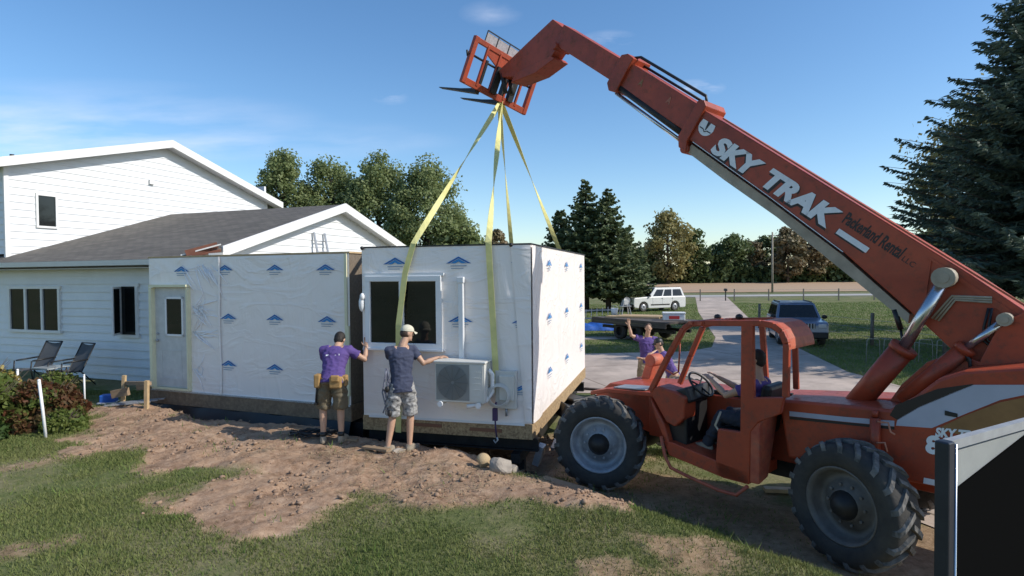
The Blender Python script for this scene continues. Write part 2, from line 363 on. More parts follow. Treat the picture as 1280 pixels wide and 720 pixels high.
def dirtmask(x, y):
    sd_ = poly_sd(x, y, DIRT)
    n = fbm(x*1.3, y*1.3, 5, 3)-.47
    m = smooth((sd_+n*2.6)/.5+.5)
    for (cx, cy, r) in [(.75, 5.15, .38), (-6.6, 8.0, .5), (-4.1, 5.6, .25), (1.6, 5.5, .4)]:
        m = np.maximum(m, .75*smooth((r-np.hypot((x-cx)*.7, y-cy)+n*1.6)/.4))
    line = (x-1.32)*-.72+(y-8.6)*-.69
    m = np.maximum(m, .8*smooth((1.25-np.abs(line+.2)+n*2)/.6)*(y < 13))
    return np.clip(m, 0, 1)
def Gv(x, y):
    x = np.asarray(x, float); y = np.asarray(y, float)
    d = (x-1.32)*-.72+(y-8.6)*-.69
    z = .52*smooth((d-.28)/1.45)
    z = z+.06*smooth((d-3)/3)
    near = (np.abs(x) < 18) & (y < 20)
    z = z+near*smooth(d/1.0)*(.10*(fbm(x*.45, y*.45, 3, 8)-.45))
    dm = dirtmask(x, y)*near*smooth((d-.0)/.8)
    z = z+dm*((fbm(x*1.1, y*1.1, 3, 21)-.45)*.20+(fbm(x*4, y*4, 3, 4)-.45)*.09+np.abs(fbm(x*9, y*9, 3, 44)-.45)*.10)
    # spoil bank along the excavation
    z = z+.03*np.exp(-((x+5.2)**2/2.6+(y-10.15)**2/.5))+.10*np.exp(-((x+6.9)**2/.5+(y-11.3)**2/.2))
    # foundation trench under the two modules
    a = rectd(x, y, LM_O, LM_A, -.15, 5.2, -.50, 4.0); b = rectd(x, y, RM_O, RM_A, -3.0, .15, -.12, 5.8)
    pit = smooth((np.maximum(a, b)+.08)/.28+.0)
    z = z*(1-pit)+(-.05)*pit
    z = z+1.9*smooth((y-88)/80)+ .012*np.maximum(y-150, 0)*(y < 900)
    return z
def G(x, y): return float(Gv(np.array([x]), np.array([y]))[0])
def axis_pts(lo, hi, step, far, g=1.09):
    a = list(np.arange(lo, hi, step)); s = step; p = hi
    r = []
    while p < far[1]: r.append(p); s *= g; p += s
    s = step; p = lo; l = []
    while p > far[0]: s *= g; p -= s; l.append(p)
    return np.array(l[::-1]+a+r)
xs = axis_pts(-11, 3.5, .055, (-900, 900)); ys = axis_pts(3.6, 12.8, .055, (-200, 1300))
X, Y = np.meshgrid(xs, ys); Z = Gv(X, Y)
nx, ny = len(xs), len(ys); idx = np.arange(nx*ny).reshape(ny, nx)
Fq = np.stack([idx[:-1, :-1], idx[:-1, 1:], idx[1:, 1:], idx[1:, :-1]], -1).reshape(-1, 4)
def groundmat():
    m = bpy.data.materials.new('ground'); m.use_nodes = True; t = m.node_tree; b = t.nodes['Principled BSDF']
    b.inputs['Roughness'].default_value = .95; b.inputs['Specular IOR Level'].default_value = .15
    at_ = N(t, 'ShaderNodeAttribute', attribute_name='dirt'); tcn = N(t, 'ShaderNodeTexCoord')
    def nz(sc_, det=6, r=.6):
        n = N(t, 'ShaderNodeTexNoise'); n.inputs['Scale'].default_value = sc_; n.inputs['Detail'].default_value = det; n.inputs['Roughness'].default_value = r
        t.links.new(tcn.outputs['Object'], n.inputs[0]); return n.outputs[0]
    def ramp(f, stops):
        r = N(t, 'ShaderNodeValToRGB'); t.links.new(f, r.inputs[0]); e = r.color_ramp.elements
        while len(e) < len(stops): e.new(.5)
        for i, (p, c) in enumerate(stops): e[i].position = p; e[i].color = (*c, 1)
        return r.outputs[0]
    g1 = ramp(nz(.45, 8, .7), [(.3, (.08, .115, .035)), (.47, (.12, .145, .05)), (.58, (.26, .22, .13)), (.7, (.10, .125, .04))])
    g2 = ramp(nz(14, 5, .7), [(.3, (.06, .08, .025)), (.55, (.15, .155, .06)), (.7, (.30, .25, .15))])
    gm = N(t, 'ShaderNodeMix', data_type='RGBA'); gm.inputs[0].default_value = .45; t.links.new(g1, gm.inputs[6]); t.links.new(g2, gm.inputs[7])
    d1 = ramp(nz(1.6, 9, .7), [(.36, (.20, .115, .065)), (.48, (.37, .225, .135)), (.62, (.48, .32, .20))])
    d2 = ramp(nz(7, 9, .8), [(.34, (.07, .045, .03)), (.45, (.27, .175, .115)), (.56, (.42, .29, .20)), (.70, (.60, .46, .34))])
    dm = N(t, 'ShaderNodeMix', data_type='RGBA'); dm.inputs[0].default_value = .6; t.links.new(d1, dm.inputs[6]); t.links.new(d2, dm.inputs[7])
    mm = N(t, 'ShaderNodeMix', data_type='RGBA'); t.links.new(at_.outputs['Fac'], mm.inputs[0]); t.links.new(gm.outputs[2], mm.inputs[6]); t.links.new(dm.outputs[2], mm.inputs[7])
    t.links.new(mm.outputs[2], b.inputs['Base Color'])
    bp = N(t, 'ShaderNodeBump'); bp.inputs['Strength'].default_value = .7; bp.inputs['Distance'].default_value = .04
    t.links.new(nz(16, 10, .75), bp.inputs['Height']); t.links.new(bp.outputs[0], b.inputs['Normal']); return m
ground = fast_mesh('ground', np.stack([X, Y, Z], -1), Fq, groundmat(), smooth=True); props(ground, kind='structure')
a_ = ground.data.attributes.new('dirt', 'FLOAT', 'POINT'); DM = dirtmask(X, Y)
DM = np.where((np.abs(X) < 18) & (Y < 22), DM, 0); a_.data.foreach_set('value', DM.ravel().astype(np.float32))

def sheetpoly(name, poly, z, m, up=0, kind='structure', sub=None):
    bm = bmesh.new(); vs = [bm.verts.new((x, y, 0)) for x, y in poly]; bm.faces.new(vs); bmesh.ops.triangulate(bm, faces=bm.faces)
    if sub: bmesh.ops.subdivide_edges(bm, edges=bm.edges, cuts=sub, use_grid_fill=True)
    for v in bm.verts: v.co.z = (G(v.co.x, v.co.y) if z is None else 0)+(z or 0)+up
    me = bpy.data.meshes.new(name); bm.to_mesh(me); bm.free()
    for p in me.polygons:
        if p.normal.z < 0: p.flip()
    return props(link(name, me, m), kind=kind)
CONC = mat('driveway_concrete', (.56, .45, .37), .9, col2=(.42, .34, .28), vscale=.7, bump=.15, bscale=25)
def add_joints(m):           # saw-cut joints and a few stains in the slab
    t = m.node_tree; b = t.nodes['Principled BSDF']; tcn = N(t, 'ShaderNodeTexCoord'); mp = N(t, 'ShaderNodeMapping'); mp.inputs['Rotation'].default_value = (0, 0, -.3)
    t.links.new(tcn.outputs['Object'], mp.inputs[0]); br = N(t, 'ShaderNodeTexBrick'); br.offset = 0; br.inputs['Scale'].default_value = 1; br.inputs['Brick Width'].default_value = 3.6; br.inputs['Row Height'].default_value = 3.6
    br.inputs['Mortar Size'].default_value = .025; br.inputs['Color1'].default_value = (1, 1, 1, 1); br.inputs['Color2'].default_value = (.9, .9, .9, 1); br.inputs['Mortar'].default_value = (.45, .42, .38, 1); t.links.new(mp.outputs[0], br.inputs[0])
    nz = N(t, 'ShaderNodeTexNoise'); nz.inputs['Scale'].default_value = .35; nz.inputs['Detail'].default_value = 10; nz.inputs['Roughness'].default_value = .7; t.links.new(tcn.outputs['Object'], nz.inputs[0])
    mr = N(t, 'ShaderNodeMapRange'); mr.inputs[1].default_value = .4; mr.inputs[2].default_value = .62; mr.inputs[3].default_value = 1.0; mr.inputs[4].default_value = .72; t.links.new(nz.outputs[0], mr.inputs[0])
    m1 = N(t, 'ShaderNodeMix', data_type='RGBA', blend_type='MULTIPLY'); m1.inputs[0].default_value = 1; src = b.inputs['Base Color'].links[0].from_socket
    t.links.new(src, m1.inputs[6]); t.links.new(br.outputs[0], m1.inputs[7]); m2 = N(t, 'ShaderNodeMix', data_type='RGBA', blend_type='MULTIPLY'); m2.inputs[0].default_value = 1
    t.links.new(m1.outputs[2], m2.inputs[6]); t.links.new(mr.outputs[0], m2.inputs[7]); t.links.new(m2.outputs[2], b.inputs['Base Color'])
add_joints(CONC)
ROADM = mat('road_asphalt', (.40, .38, .35), .9, var=.2, vscale=.5)
FIELD = mat('harvested_field', (.42, .26, .16), .95, col2=(.36, .27, .17), vscale=.05, stretch=(1, 9, 1))
drv = sheetpoly('driveway', [(2.0, 15.3), (2.9, 12.6), (3.3, 10.9), (4.3, 8.9), (5.0, 7.0), (6.2, 4.5), (9, 1.5), (16, 2.5), (13.5, 9), (10.4, 14.2), (10.2, 18.2), (11.6, 24.6), (15.4, 38.7), (29.3, 82.6), (25.2, 82.6), (14.6, 47), (9.6, 28.3), (8.2, 24.6), (6.8, 23.3), (2.7, 22.9), (-.4, 22.6), (-.6, 15.6)], 0.012, CONC)
sheetpoly('road', [(-250, 79), (400, 74), (400, 80.5), (-250, 85.5)], 0.03, ROADM)
sheetpoly('path', [(-3, 27.6), (6.2, 28.0), (6.2, 29.2), (-3, 28.8)], 0.012, CONC)
fx = np.linspace(-300, 500, 40); fy = np.linspace(93, 640, 60); FX, FY = np.meshgrid(fx, fy); FZ = Gv(FX, FY)+.06
ii = np.arange(2400).reshape(60, 40)
props(fast_mesh('field', np.stack([FX, FY, FZ], -1), np.stack([ii[:-1, :-1], ii[:-1, 1:], ii[1:, 1:], ii[1:, :-1]], -1).reshape(-1, 4), FIELD, smooth=True), kind='structure')
# ================================================================ HOUSE
HZ = .55; HO = (-8.35, 14.42); HA = -math.atan2(.342, .94)
house = thing('house', 'white clapboard farmhouse with tall rear gable and lower grey-shingled wing', 'house', (HO[0], HO[1], HZ), HA)
Hu = Vector((math.cos(HA), math.sin(HA))); Hv = Vector((-math.sin(HA), math.cos(HA)))
def hplane(px, py, u=None, v=None):      # local (along, z) where the sight line meets a house wall
    q = ray(px, py); qu = q.x*Hu.x+q.y*Hu.y; qv = q.x*Hv.x+q.y*Hv.y; ou = HO[0]*Hu.x+HO[1]*Hu.y; ov = HO[0]*Hv.x+HO[1]*Hv.y
    t = ((v+ov)/qv) if u is None else ((u+ou)/qu)
    return (t*qu-ou if u is None else t*qv-ov), CZ+t*q.z-HZ
def lap_front(mb, u0, u1, z0, z1, v, row=.205, mi=0):
    z = z0
    while z < z1-.01:
        zz_ = min(z+row, z1); mb.add([(u0, v-.034, z), (u1, v-.034, z), (u1, v-.004, zz_), (u0, v-.004, zz_), (u0, v, z), (u1, v, z)], [(0, 1, 2, 3), (4, 5, 1, 0)], mi); z = zz_
def lap_gable(mb, vfn, z0, z1, u, row=.205, mi=0):       # wall facing +u; vfn(z)->(v0,v1)
    z = z0
    while z < z1-.02:
        zz_ = min(z+row, z1); a0, a1 = vfn(z); b0, b1 = vfn(zz_)
        mb.add([(u+.022, a0, z), (u+.022, a1, z), (u+.004, b1, zz_), (u+.004, b0, zz_), (u, a0, z), (u, a1, z)], [(0, 1, 2, 3), (4, 5, 1, 0)], mi); z = zz_
# low wing
UW = 1.05; RV = 5.33; RZ = 5.25-HZ; EZ = 3.42-HZ; EV = -.45; BV = 11.1
slope = (RZ-EZ)/(RV-EV)
mb = MB(); lap_front(mb, -12, UW, -.1, EZ+.03, 0)
mb.build('front_wall', SIDING, house, fix=False)
mb = MB()
def lowv(z):
    if z <= EZ: return (0, BV-.45)
    d = (RZ-.12-z)/slope; return (max(0, RV-d), min(BV-.45, RV+d))
lap_gable(mb, lowv, -.1, RZ-.14, UW); mb.box((-5.2, 10.6, 1.2), (12.4, .1, 2.6)); 
mb.build('gable_wall', SIDING, house, fix=False)
def roof(name, u0, u1, ev, rv, bv, ez, rz, parent, th=.14):
    # split the shingled slab in front and back slopes
    m = MB()
    for a, b in ((ev, rv), (bv, rv)):
        m.prism([(a, ez), (rv, rz), (rv, rz-th), (a, ez-th)], lambda p, q, t: Vector((t, p, q)), u0, u1)
    return m.build(name, SHING, parent)
rf = roof('roof', -12, 1.36, EV, RV, BV, EZ+.07, RZ+.07, house)
m = MB()
def rake(m, u, ev, rv, bv, ez, rz, h=.26, th=.05, v_from=None):
    for a in ((ev if v_from is None else v_from), bv):
        az = ez+(rz-ez)*(a-ev)/(rv-ev) if a < rv else ez+(rz-ez)*(a-bv)/(rv-bv)
        m.prism([(a, az+.03), (rv, rz+.03), (rv, rz+.03-h), (a, az+.03-h)], lambda p, q, t: Vector((t, p, q)), u, u+th)
rake(m, 1.362, EV, RV, BV, EZ+.07, RZ+.07, v_from=.42)
m.build('rake_board', TRIM, house)
m = MB()
for a, az in ((.42, EZ+slope*.87), (BV, EZ)):
    m.prism([(a, az-.10), (RV, RZ-.10), (RV, RZ-.14), (a, az-.14)], lambda p, q, t: Vector((t, p, q)), UW, 1.36)
m.box((-5.4, -.22, EZ-.12), (12.9, .43, .02)); m.build('soffit', SOFFIT, house)
m = MB(); m.prism([(-.46, EZ+.06), (-.60, EZ+.06), (-.58, EZ-.06), (-.46, EZ-.07)], lambda p, q, t: Vector((t, p, q)), -12, 1.1); m.build('gutter', STEEL if 0 else TRIM, house)
# opened-up eave end above the new module (bare rafters)
m = MB()
for k in range(3): m.box((.80+.25*k, -.02, EZ+.15), (.05, .9, .10), Matrix.Rotation(math.atan(slope), 3, 'X'))
m.box((1.08, -.42, EZ+.04), (.6, .04, .10)); m.build('exposed_rafter', mat('red_brown_wood', (.15, .06, .04), .8, var=.5, vscale=9), house)
# scrap boards lying at the cut roof edge
def rp(px, py, v): a, z = hplane(px, py, v=v); return Vector((a, v, z))
m = MB(); m.bar(rp(232, 317, -.25), rp(272, 306.5, .25), .10, .15); m.bar(rp(240, 320, -.3), rp(276, 313, .1), .06, .06); m.build('torn_board', mat('red_brown_board', (.20, .075, .045), .8, var=.5), house)
m = MB(); m.bar(rp(226, 319, -.30), rp(276, 305.5, .20), .04, .03); m.bar(rp(262, 318, -.2), rp(280, 317, -.1), .08, .05); m.build('pale_board', TRIM, house)
# tall part
BU = -6.0; BRV = 5.12; BRZ = 7.78-HZ; BEV = -.32; BBV = 10.6; BEZ = 6.2-HZ
bs = (BRZ-BEZ)/(BRV-BEV)
m = MB()
def bigv(z):
    if z <= BEZ+.05: return (.15, 10.1)
    d = (BRZ-.1-z)/bs; return (max(.15, BRV-d), min(10.1, BRV+d))
lap_gable(m, bigv, 2.2, BRZ-.14, BU); lap_front(m, -16, BU, 3.2, BEZ, .15); m.box((-11, 10.05, 3.2), (9.9, .1, 6.4))
m.build('upper_wall', SIDING, house, fix=False)
roof('upper_roof', -16, BU+.38, BEV, BRV, BBV, BEZ+.07, BRZ+.07, house)
m = MB(); rake(m, BU+.382, BEV, BRV, BBV, BEZ+.07, BRZ+.07); m.build('upper_rake_board', TRIM, house)
m = MB()
for a, az in ((BEV, BEZ), (BBV, BEZ)):
    m.prism([(a, az-.10), (BRV, BRZ-.10), (BRV, BRZ-.14), (a, az-.14)], lambda p, q, t: Vector((t, p, q)), BU, BU+.38)
m.build('upper_soffit', SOFFIT, house)
m = MB(); m.box((BU+.035, .12, 4.4), (.07, .12, 2.6)); m.build('corner_board', TRIM, house)
m = MB(); uu = hplane(15, 193, v=5.0)[0]; m.tube([(uu, 5.0, BRZ-.05), (uu, 5.0, BRZ+.22)], .08); m.build('vent_pipe', DARK, house)
# windows: one on the tall gable, three-light window and an open casement on the front wall
def gwin(v0, v1, z0, z1, u):
    m = MB(); t = .06
    for a, b, c, d in ((v0-t, v1+t, z1, z1+t), (v0-t, v1+t, z0-t, z0), (v0-t, v0, z0, z1), (v1, v1+t, z0, z1)): m.box((u+.035, (a+b)/2, (c+d)/2), (.06, b-a, d-c))
    w_ = m.build('window', TRIM, house); m = MB(); m.box((u+.024, (v0+v1)/2, (z0+z1)/2), (.03, v1-v0, z1-z0)); m.build('pane', GLASS, w_)
(v0, z1), (v1, _) = hplane(46, 244, u=BU), hplane(67.5, 244, u=BU); z0 = hplane(46, 282, u=BU)[1]
gwin(v0, v1, z0, z1, BU)
def fwin(u0, u1, z0, z1, lights, open_sash=False):
    m = MB(); t = .07; v = -.045
    m.box(((u0+u1)/2, v, z1+t/2), (u1-u0+2*t, .06, t)); m.box(((u0+u1)/2, v, z0-t/2), (u1-u0+2*t, .09, t))
    for k in range(lights+1): m.box((u0+(u1-u0)*k/lights, v, (z0+z1)/2), (.075, .06, z1-z0))
    w_ = m.build('window', TRIM, house)
    for k in range(lights):
        a = u0+(u1-u0)*k/lights+.04; b = u0+(u1-u0)*(k+1)/lights-.04
        p = MB(); p.box(((a+b)/2, -.03, (z0+z1)/2), (b-a, .02, z1-z0)); p.build('pane', GLASS, w_)
    if open_sash:
        p = MB(); L = .42; ang = R_(58)
        Rm = Matrix.Rotation(-ang, 3, 'Z'); c = Vector((u0+.04, -.07, (z0+z1)/2))
        for dx_, dz, sx_, sz_ in ((0, 0, .05, z1-z0), (L, 0, .05, z1-z0)): p.box(c+Rm @ Vector((dx_+.02, 0, 0)), (sx_, .035, sz_), Rm)
        for dz in (-1, 1): p.box(c+Rm @ Vector((L/2, 0, dz*((z1-z0)/2-.03))), (L, .035, .05), Rm)
        s_ = p.build('sash', TRIM, w_); q = MB(); q.box(c+Rm @ Vector((L/2+.02, 0, 0)), (L-.05, .012, z1-z0-.1), Rm); q.build('pane', GLASS, s_)
a, zt = hplane(14, 361, v=0); b, _ = hplane(76, 361, v=0); _, zb = hplane(45, 412, v=0); fwin(a, b, zb, zt, 3)
a, zt = hplane(152, 358, v=0); b, _ = hplane(173, 358, v=0); _, zb = hplane(162, 418, v=0); fwin(a, b, zb, zt, 1, True)
# wall light stub / small vent on gable
m = MB(); v_, z_ = hplane(188, 228, u=BU); m.box((BU+.06, v_, z_), (.08, .18, .14)); m.build('vent_hood', TRIM, house)

# ================================================================ MODULES
def wrinkle_wall(mb, p0, du, dn, L, z0, z1, seed, amp=.006, res=.05):
    nu = int(L/res); nv = int((z1-z0)/res); p0 = Vector(p0); du = Vector(du); dn = Vector(dn); rs = np.random.RandomState(seed)
    U, Vv = np.meshgrid(np.linspace(0, L, nu+1), np.linspace(z0, z1, nv+1), indexing='ij')
    n = fbm(U*1.4+seed*9, Vv*.9, 4, seed)
    rid = np.clip(1-np.abs(fbm(U*1.1+Vv*.9+seed, Vv*1.3-U*.5, 3, seed+5)-.45)/.035, 0, 1)*smooth((fbm(U*.7, Vv*.7, 2, seed+9)-.38)/.1)
    sag = np.sin(np.clip(U/L, 0, 1)*math.pi*3+seed)*.3
    D = amp*(n*2.0+rid*1.3+sag)
    D = D*(np.minimum(U, L-U)/.08).clip(0, 1)
    # stay within a few centimetres of the stud wall
    vs = [p0+du*float(U[i, j])+dn*float(D[i, j]+.004)+Vector((0, 0, float(Vv[i, j]))) for i in range(nu+1) for j in range(nv+1)]
    fs = [(i*(nv+1)+j, (i+1)*(nv+1)+j, (i+1)*(nv+1)+j+1, i*(nv+1)+j+1) for i in range(nu) for j in range(nv)]
    mb.add(vs, fs, 0, True)
def logo(mb, p, du, dn, s=1.0, cutoff=None):
    # a low blue roof: two sloping bands, a bright gable under it and lines of small print
    p = Vector(p); du = Vector(du); dn = Vector(dn)
    def P(a, b): 
        if cutoff is not None: a = min(a, cutoff)
        return p+du*(a*s)+Vector((0, 0, b*s))+dn*.03
    mb.add([P(-.25, 0), P(0, .13), P(.25, 0), P(.185, 0), P(0, .096), P(-.185, 0)], [(0, 1, 4, 5), (1, 2, 3, 4)], 1)
    mb.add([P(-.165, 0), P(0, .085), P(.165, 0), P(.06, 0), P(0, .035), P(-.06, 0)], [(0, 1, 4, 5), (1, 2, 3, 4)], 3)
    mb.add([P(-.16, -.055), P(.16, -.055), P(.16, -.035), P(-.16, -.035)], [(0, 1, 2, 3)], 2)
    mb.add([P(-.15, -.10), P(.10, -.10), P(.10, -.085), P(-.15, -.085)], [(0, 1, 2, 3)], 2)
# ---- left module (already on its foundation)
LW = 4.8; LD = 3.4; WZ0, WZ1 = .84, 3.44
lm = thing('building_module', 'wrapped wall module with a white glazed door, standing left of the gap', 'module', (LM_O[0], LM_O[1], 0), LM_A)
m = MB(); wrinkle_wall(m, (0, 0, 0), (1, 0, 0), (0, -1, 0), LW, WZ0, WZ1, 3, .008)
wrinkle_wall(m, (0, LD, 0), (0, -1, 0), (-1, 0, 0), LD, WZ0, WZ1, 4)
for (x, z) in [(.91, 3.17), (2.02, 3.18), (3.21, 3.17), (4.32, 3.16), (2.09, 2.27), (3.19, 2.27), (4.34, 2.26), (2.07, 1.39), (3.17, 1.37)]: logo(m, (x, 0, z), (1, 0, 0), (0, -1, 0), .80)
for z in (3.17, 2.27, 1.39): logo(m, (0, .4, z), (0, -1, 0), (-1, 0, 0), .6)
m.build('wrap', [WRAP, BLUE, LOGOG, mat('logo_light_blue', (.03, .24, .55), .5)], lm, fix=False)
SHADEW = mat('shaded_sheathing', (.20, .155, .11), .8, col2=(.13, .10, .07), vscale=20, bump=.2, bscale=40)  # OSB tone darkened, the shade on the module's side is in the colour
m = MB(); m.box((LW/2, LD/2, (WZ0+WZ1)/2), (LW-.01, LD-.01, WZ1-WZ0-.02)); m.build('sheathing', SHADEW, lm)
m = MB(); m.box((LW/2, LD/2-.01, .70), (LW+.04, LD+.04, .28)); m.build('floor_frame', OSB if 0 else mat('rim_board', (.27, .19, .12), .85, col2=(.15, .10, .065), vscale=16, bump=.3, bscale=40), lm)
m = MB(); m.bar((0, -.02, WZ0-.01), (LW, -.02, WZ0-.01), .02, .035); m.build('wrap_hem', WHITEP, lm)
m = MB(); m.box((LW/2, LD/2, WZ1+.02), (LW+.03, LD+.03, .03)); m.build('top_plate', LUMB, lm)
m = MB()
m.sheet(lambda a, b: Vector((1.87+.035*math.sin(b*9)*.3+(a-.5)*.06, -.035-.012*math.sin(a*math.pi), WZ0+.0+b*(WZ1-WZ0))), 4, 40); m.build('seam_flap', WHITEDIRTY if 0 else WRAP, lm, fix=False)
m = MB(); m.box((LW-.06, -.026, 2.14), (.05, .02, 2.6)); m.box((LW-.02, -.02, 1.6), (.03, .03, 1.2)); m.build('corner_batten', CREAM, lm)
# crumpled folds round the door, coloured brighter than the wrap to paint in highlights
m = MB(); rr = random.Random(9)
for k in range(44):
    x0 = 1.15+rr.random()*.25; z0_ = rr.choice([3.3, 3.25, 2.5, 2.35, 2.0, 1.9, 1.3]); L = .25+rr.random()*.5; an = R_(rr.choice([-35, -48, 10, -10, -25, 62]))+rr.gauss(0, .15)
    if z0_ < 3 and x0+L*math.cos(an) > 2.2: L *= .6
    if z0_ > 3: x0 = .8+rr.random()*.9; an = R_(-52)+rr.gauss(0, .15)
    a = Vector((x0, -.022, z0_)); b = a+Vector((L*math.cos(an), 0, L*math.sin(an))); c = (a+b)/2+Vector((rr.gauss(0, .02), -.012, rr.gauss(0, .02)))
    m.tube([a, c, b], [.003, .011, .003], 6)
m.build('wrap_fold', mat('fold_highlight', (.92, .90, .90), .45, spec=.5), lm)
for (x, z) in ((1.42, 2.42), (1.38, 1.27)):
    m = MB()
    pts = [Vector((x+.07*math.cos(t)*(1+.3*math.sin(3*t)), -.05-.01*math.sin(2*t), z+.09*math.sin(t))) for t in [i*.5 for i in range(18)]]
    m.tube(pts, .007, 5); m.build('cable_coil', WHITEP, lm)
# door
dz0, dz1, dx0, dx1 = .90, 2.86, .12, 1.12
m = MB(); t = .07
m.box((dx0+t/2, -.05, (dz0+dz1)/2), (t, .14, dz1-dz0)); m.box((dx1-t/4, -.045, (dz0+dz1)/2), (t/2, .10, dz1-dz0)); m.box(((dx0+dx1)/2, -.05, dz1+t/2-.001), (dx1-dx0, .14, t*.7)); m.box(((dx0+dx1)/2, -.04, dz0-.02), (dx1-dx0, .10, .04))
for a, b in ((dx0+t, 1), (dx1-t, -1)): pass
door = MB(); door.box(((dx0+dx1)/2+.01, -.02, (dz0+dz1)/2), (dx1-dx0-1.5*t-.004, .03, dz1-dz0-.01))
for (z, h) in ((1.35, .55),): 
    for s_ in (-1, 1): door.box(((dx0+dx1)/2, -.038, z+s_*h/2), (.52, .008, .02)); door.box(((dx0+dx1)/2+s_*.26, -.038, z), (.02, .008, h))
d_ = door.build('door', WHITEDIRTY, lm)
fr = m.build('door_frame', CREAM, lm)
g = MB(); gx0, gx1, gz0, gz1 = .50, .94, 1.93, 2.66
g.box(((gx0+gx1)/2, -.071, (gz0+gz1)/2), (gx1-gx0, .012, gz1-gz0)); g.v = [(a, b+.031, c) for a, b, c in g.v]; g.build('pane', GLASS, d_)
g = MB()
for a in (gx0, gx1): g.box((a, -.076, (gz0+gz1)/2), (.04, .022, gz1-gz0+.04))
for a in (gz0, gz1): g.box(((gx0+gx1)/2, -.076, a), (gx1-gx0+.04, .022, .04))
g.v = [(a, b+.031, c) for a, b, c in g.v]; g.build('glazing_bead', WHITEP, d_)
g = MB(); g.ball((.27, -.07, 1.82), .03); g.build('handle', STEEL, d_); g = MB(); g.ball((.27, -.05, 1.95), .022); g.build('lock', STEEL, d_)
# ---- right module (hanging in straps)
RW = 2.72; RD = 5.5
rm = thing('building_module', 'wrapped wall module hanging in yellow straps, wide window and sunlit side wall', 'module', (RM_O[0], RM_O[1], 0), RM_A)
R0, R1 = .86, 3.49
m = MB(); wrinkle_wall(m, (-RW, 0, 0), (1, 0, 0), (0, -1, 0), RW, R0, R1, 7, .006)
wrinkle_wall(m, (0, 0, 0), (0, 1, 0), (1, 0, 0), RD, R0, R1, 8, .003, .07)
wrinkle_wall(m, (-RW, RD, 0), (0, -1, 0), (-1, 0, 0), RD, R0, R1, 9, .003, .1)
for (x, z) in [(-2.14, 3.23), (-1.1, 3.23), (-1.08, 2.35)]: logo(m, (x, 0, z), (1, 0, 0), (0, -1, 0), .80)
for z in (3.23, 2.34, 1.35): logo(m, (-.13, 0, z), (1, 0, 0), (0, -1, 0), .62)
for y in (1.27, 2.95, 4.83):
    for z in (3.2, 2.32, 1.42): logo(m, (0, y, z), (0, 1, 0), (1, 0, 0), .80)
m.build('wrap', [WRAP, BLUE, LOGOG, mat('logo_light_blue', (.03, .24, .55), .5)], rm, fix=False)
m = MB(); m.box((-RW/2, RD/2, (R0+R1)/2), (RW-.01, RD-.01, R1-R0-.02)); m.build('sheathing', SHADEW, rm)
m = MB(); m.box((-RW/2, RD/2, R1+.012), (RW+.04, RD+.04, .02)); m.build('roof_membrane', mat('black_membrane', (.03, .03, .032), .6, var=.3), rm)
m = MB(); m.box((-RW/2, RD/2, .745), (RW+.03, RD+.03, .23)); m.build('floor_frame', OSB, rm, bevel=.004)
for x, z, L in ((-.7, .74, .5), (-1.7, .76, .6)): m = MB(); m.box((x, -.025, z), (L, .012, .05)); m.build('sheathing_tape', mat('rust_tape', (.20, .09, .05), .7), rm)
# folded corner of the sheet
m = MB()
m.sheet(lambda a, b: Vector((-.30*(1-a)*(.35+.65*b)+.012, -.030-.02*math.sin(a*math.pi)*(.5+.5*math.sin(b*7)), R0+.02+b*(R1-R0-.03))), 6, 40)
m.sheet(lambda a, b: Vector((.030+.018*math.sin(a*math.pi), a*(.62-.4*b)+.0, R0+.01+b*(R1-R0-.02))), 6, 40)
m.build('corner_flap', WRAP, rm, fix=False)
m = MB()
for x in (-RW+.02, -.28): m = MB(); m.ball((x, -.03, R1), .03); m.build('corner_knob', BLACK, rm)
def slider(parent, x0, x1, z0, z1):
    m = MB(); t = .085
    m.box(((x0+x1)/2, -.045, z1-t/2), (x1-x0, .07, t)); m.box(((x0+x1)/2, -.045, z0+t/2), (x1-x0, .07, t))
    m.box((x0+t/2, -.045, (z0+z1)/2), (t, .07, z1-z0-2*t)); m.box((x1-t/2, -.045, (z0+z1)/2), (t, .07, z1-z0-2*t)); m.box(((x0+x1)/2-.02, -.05, (z0+z1)/2), (.07, .06, z1-z0-2*t))
    w_ = m.build('window', WHITEP, parent, bevel=.006)
    m = MB(); m.box(((x0+x1)/2, -.05, z0-.012), (x1-x0+.06, .12, .03)); m.build('sill', WHITEP, w_); m = MB(); m.box(((x0+x1)/2, -.04, z1+.02), (x1-x0+.08, .04, .04)); m.build('head_trim', WHITEP, w_)
    for a, b in ((x0+t, (x0+x1)/2-.055), ((x0+x1)/2+.015, x1-t)):
        m = MB(); m.box(((a+b)/2, -.034, (z0+z1)/2), (b-a-.002, .014, z1-z0-2*t-.002)); m.build('pane', GLASS, w_)
slider(rm, -2.64, -1.37, 1.93, 3.05)
m = MB(); m.box((-RW/2, -.026, R0-.012), (RW-.2, .012, .03)); m.build('wrap_hem', WHITEP, rm)
m = MB(); m.ball((-2.70, -.06, 2.62), (.05, .05, .13)); m.ball((-2.68, -.08, 2.73), (.04, .04, .06)); m.build('taped_cable_end', WHITEP, rm)
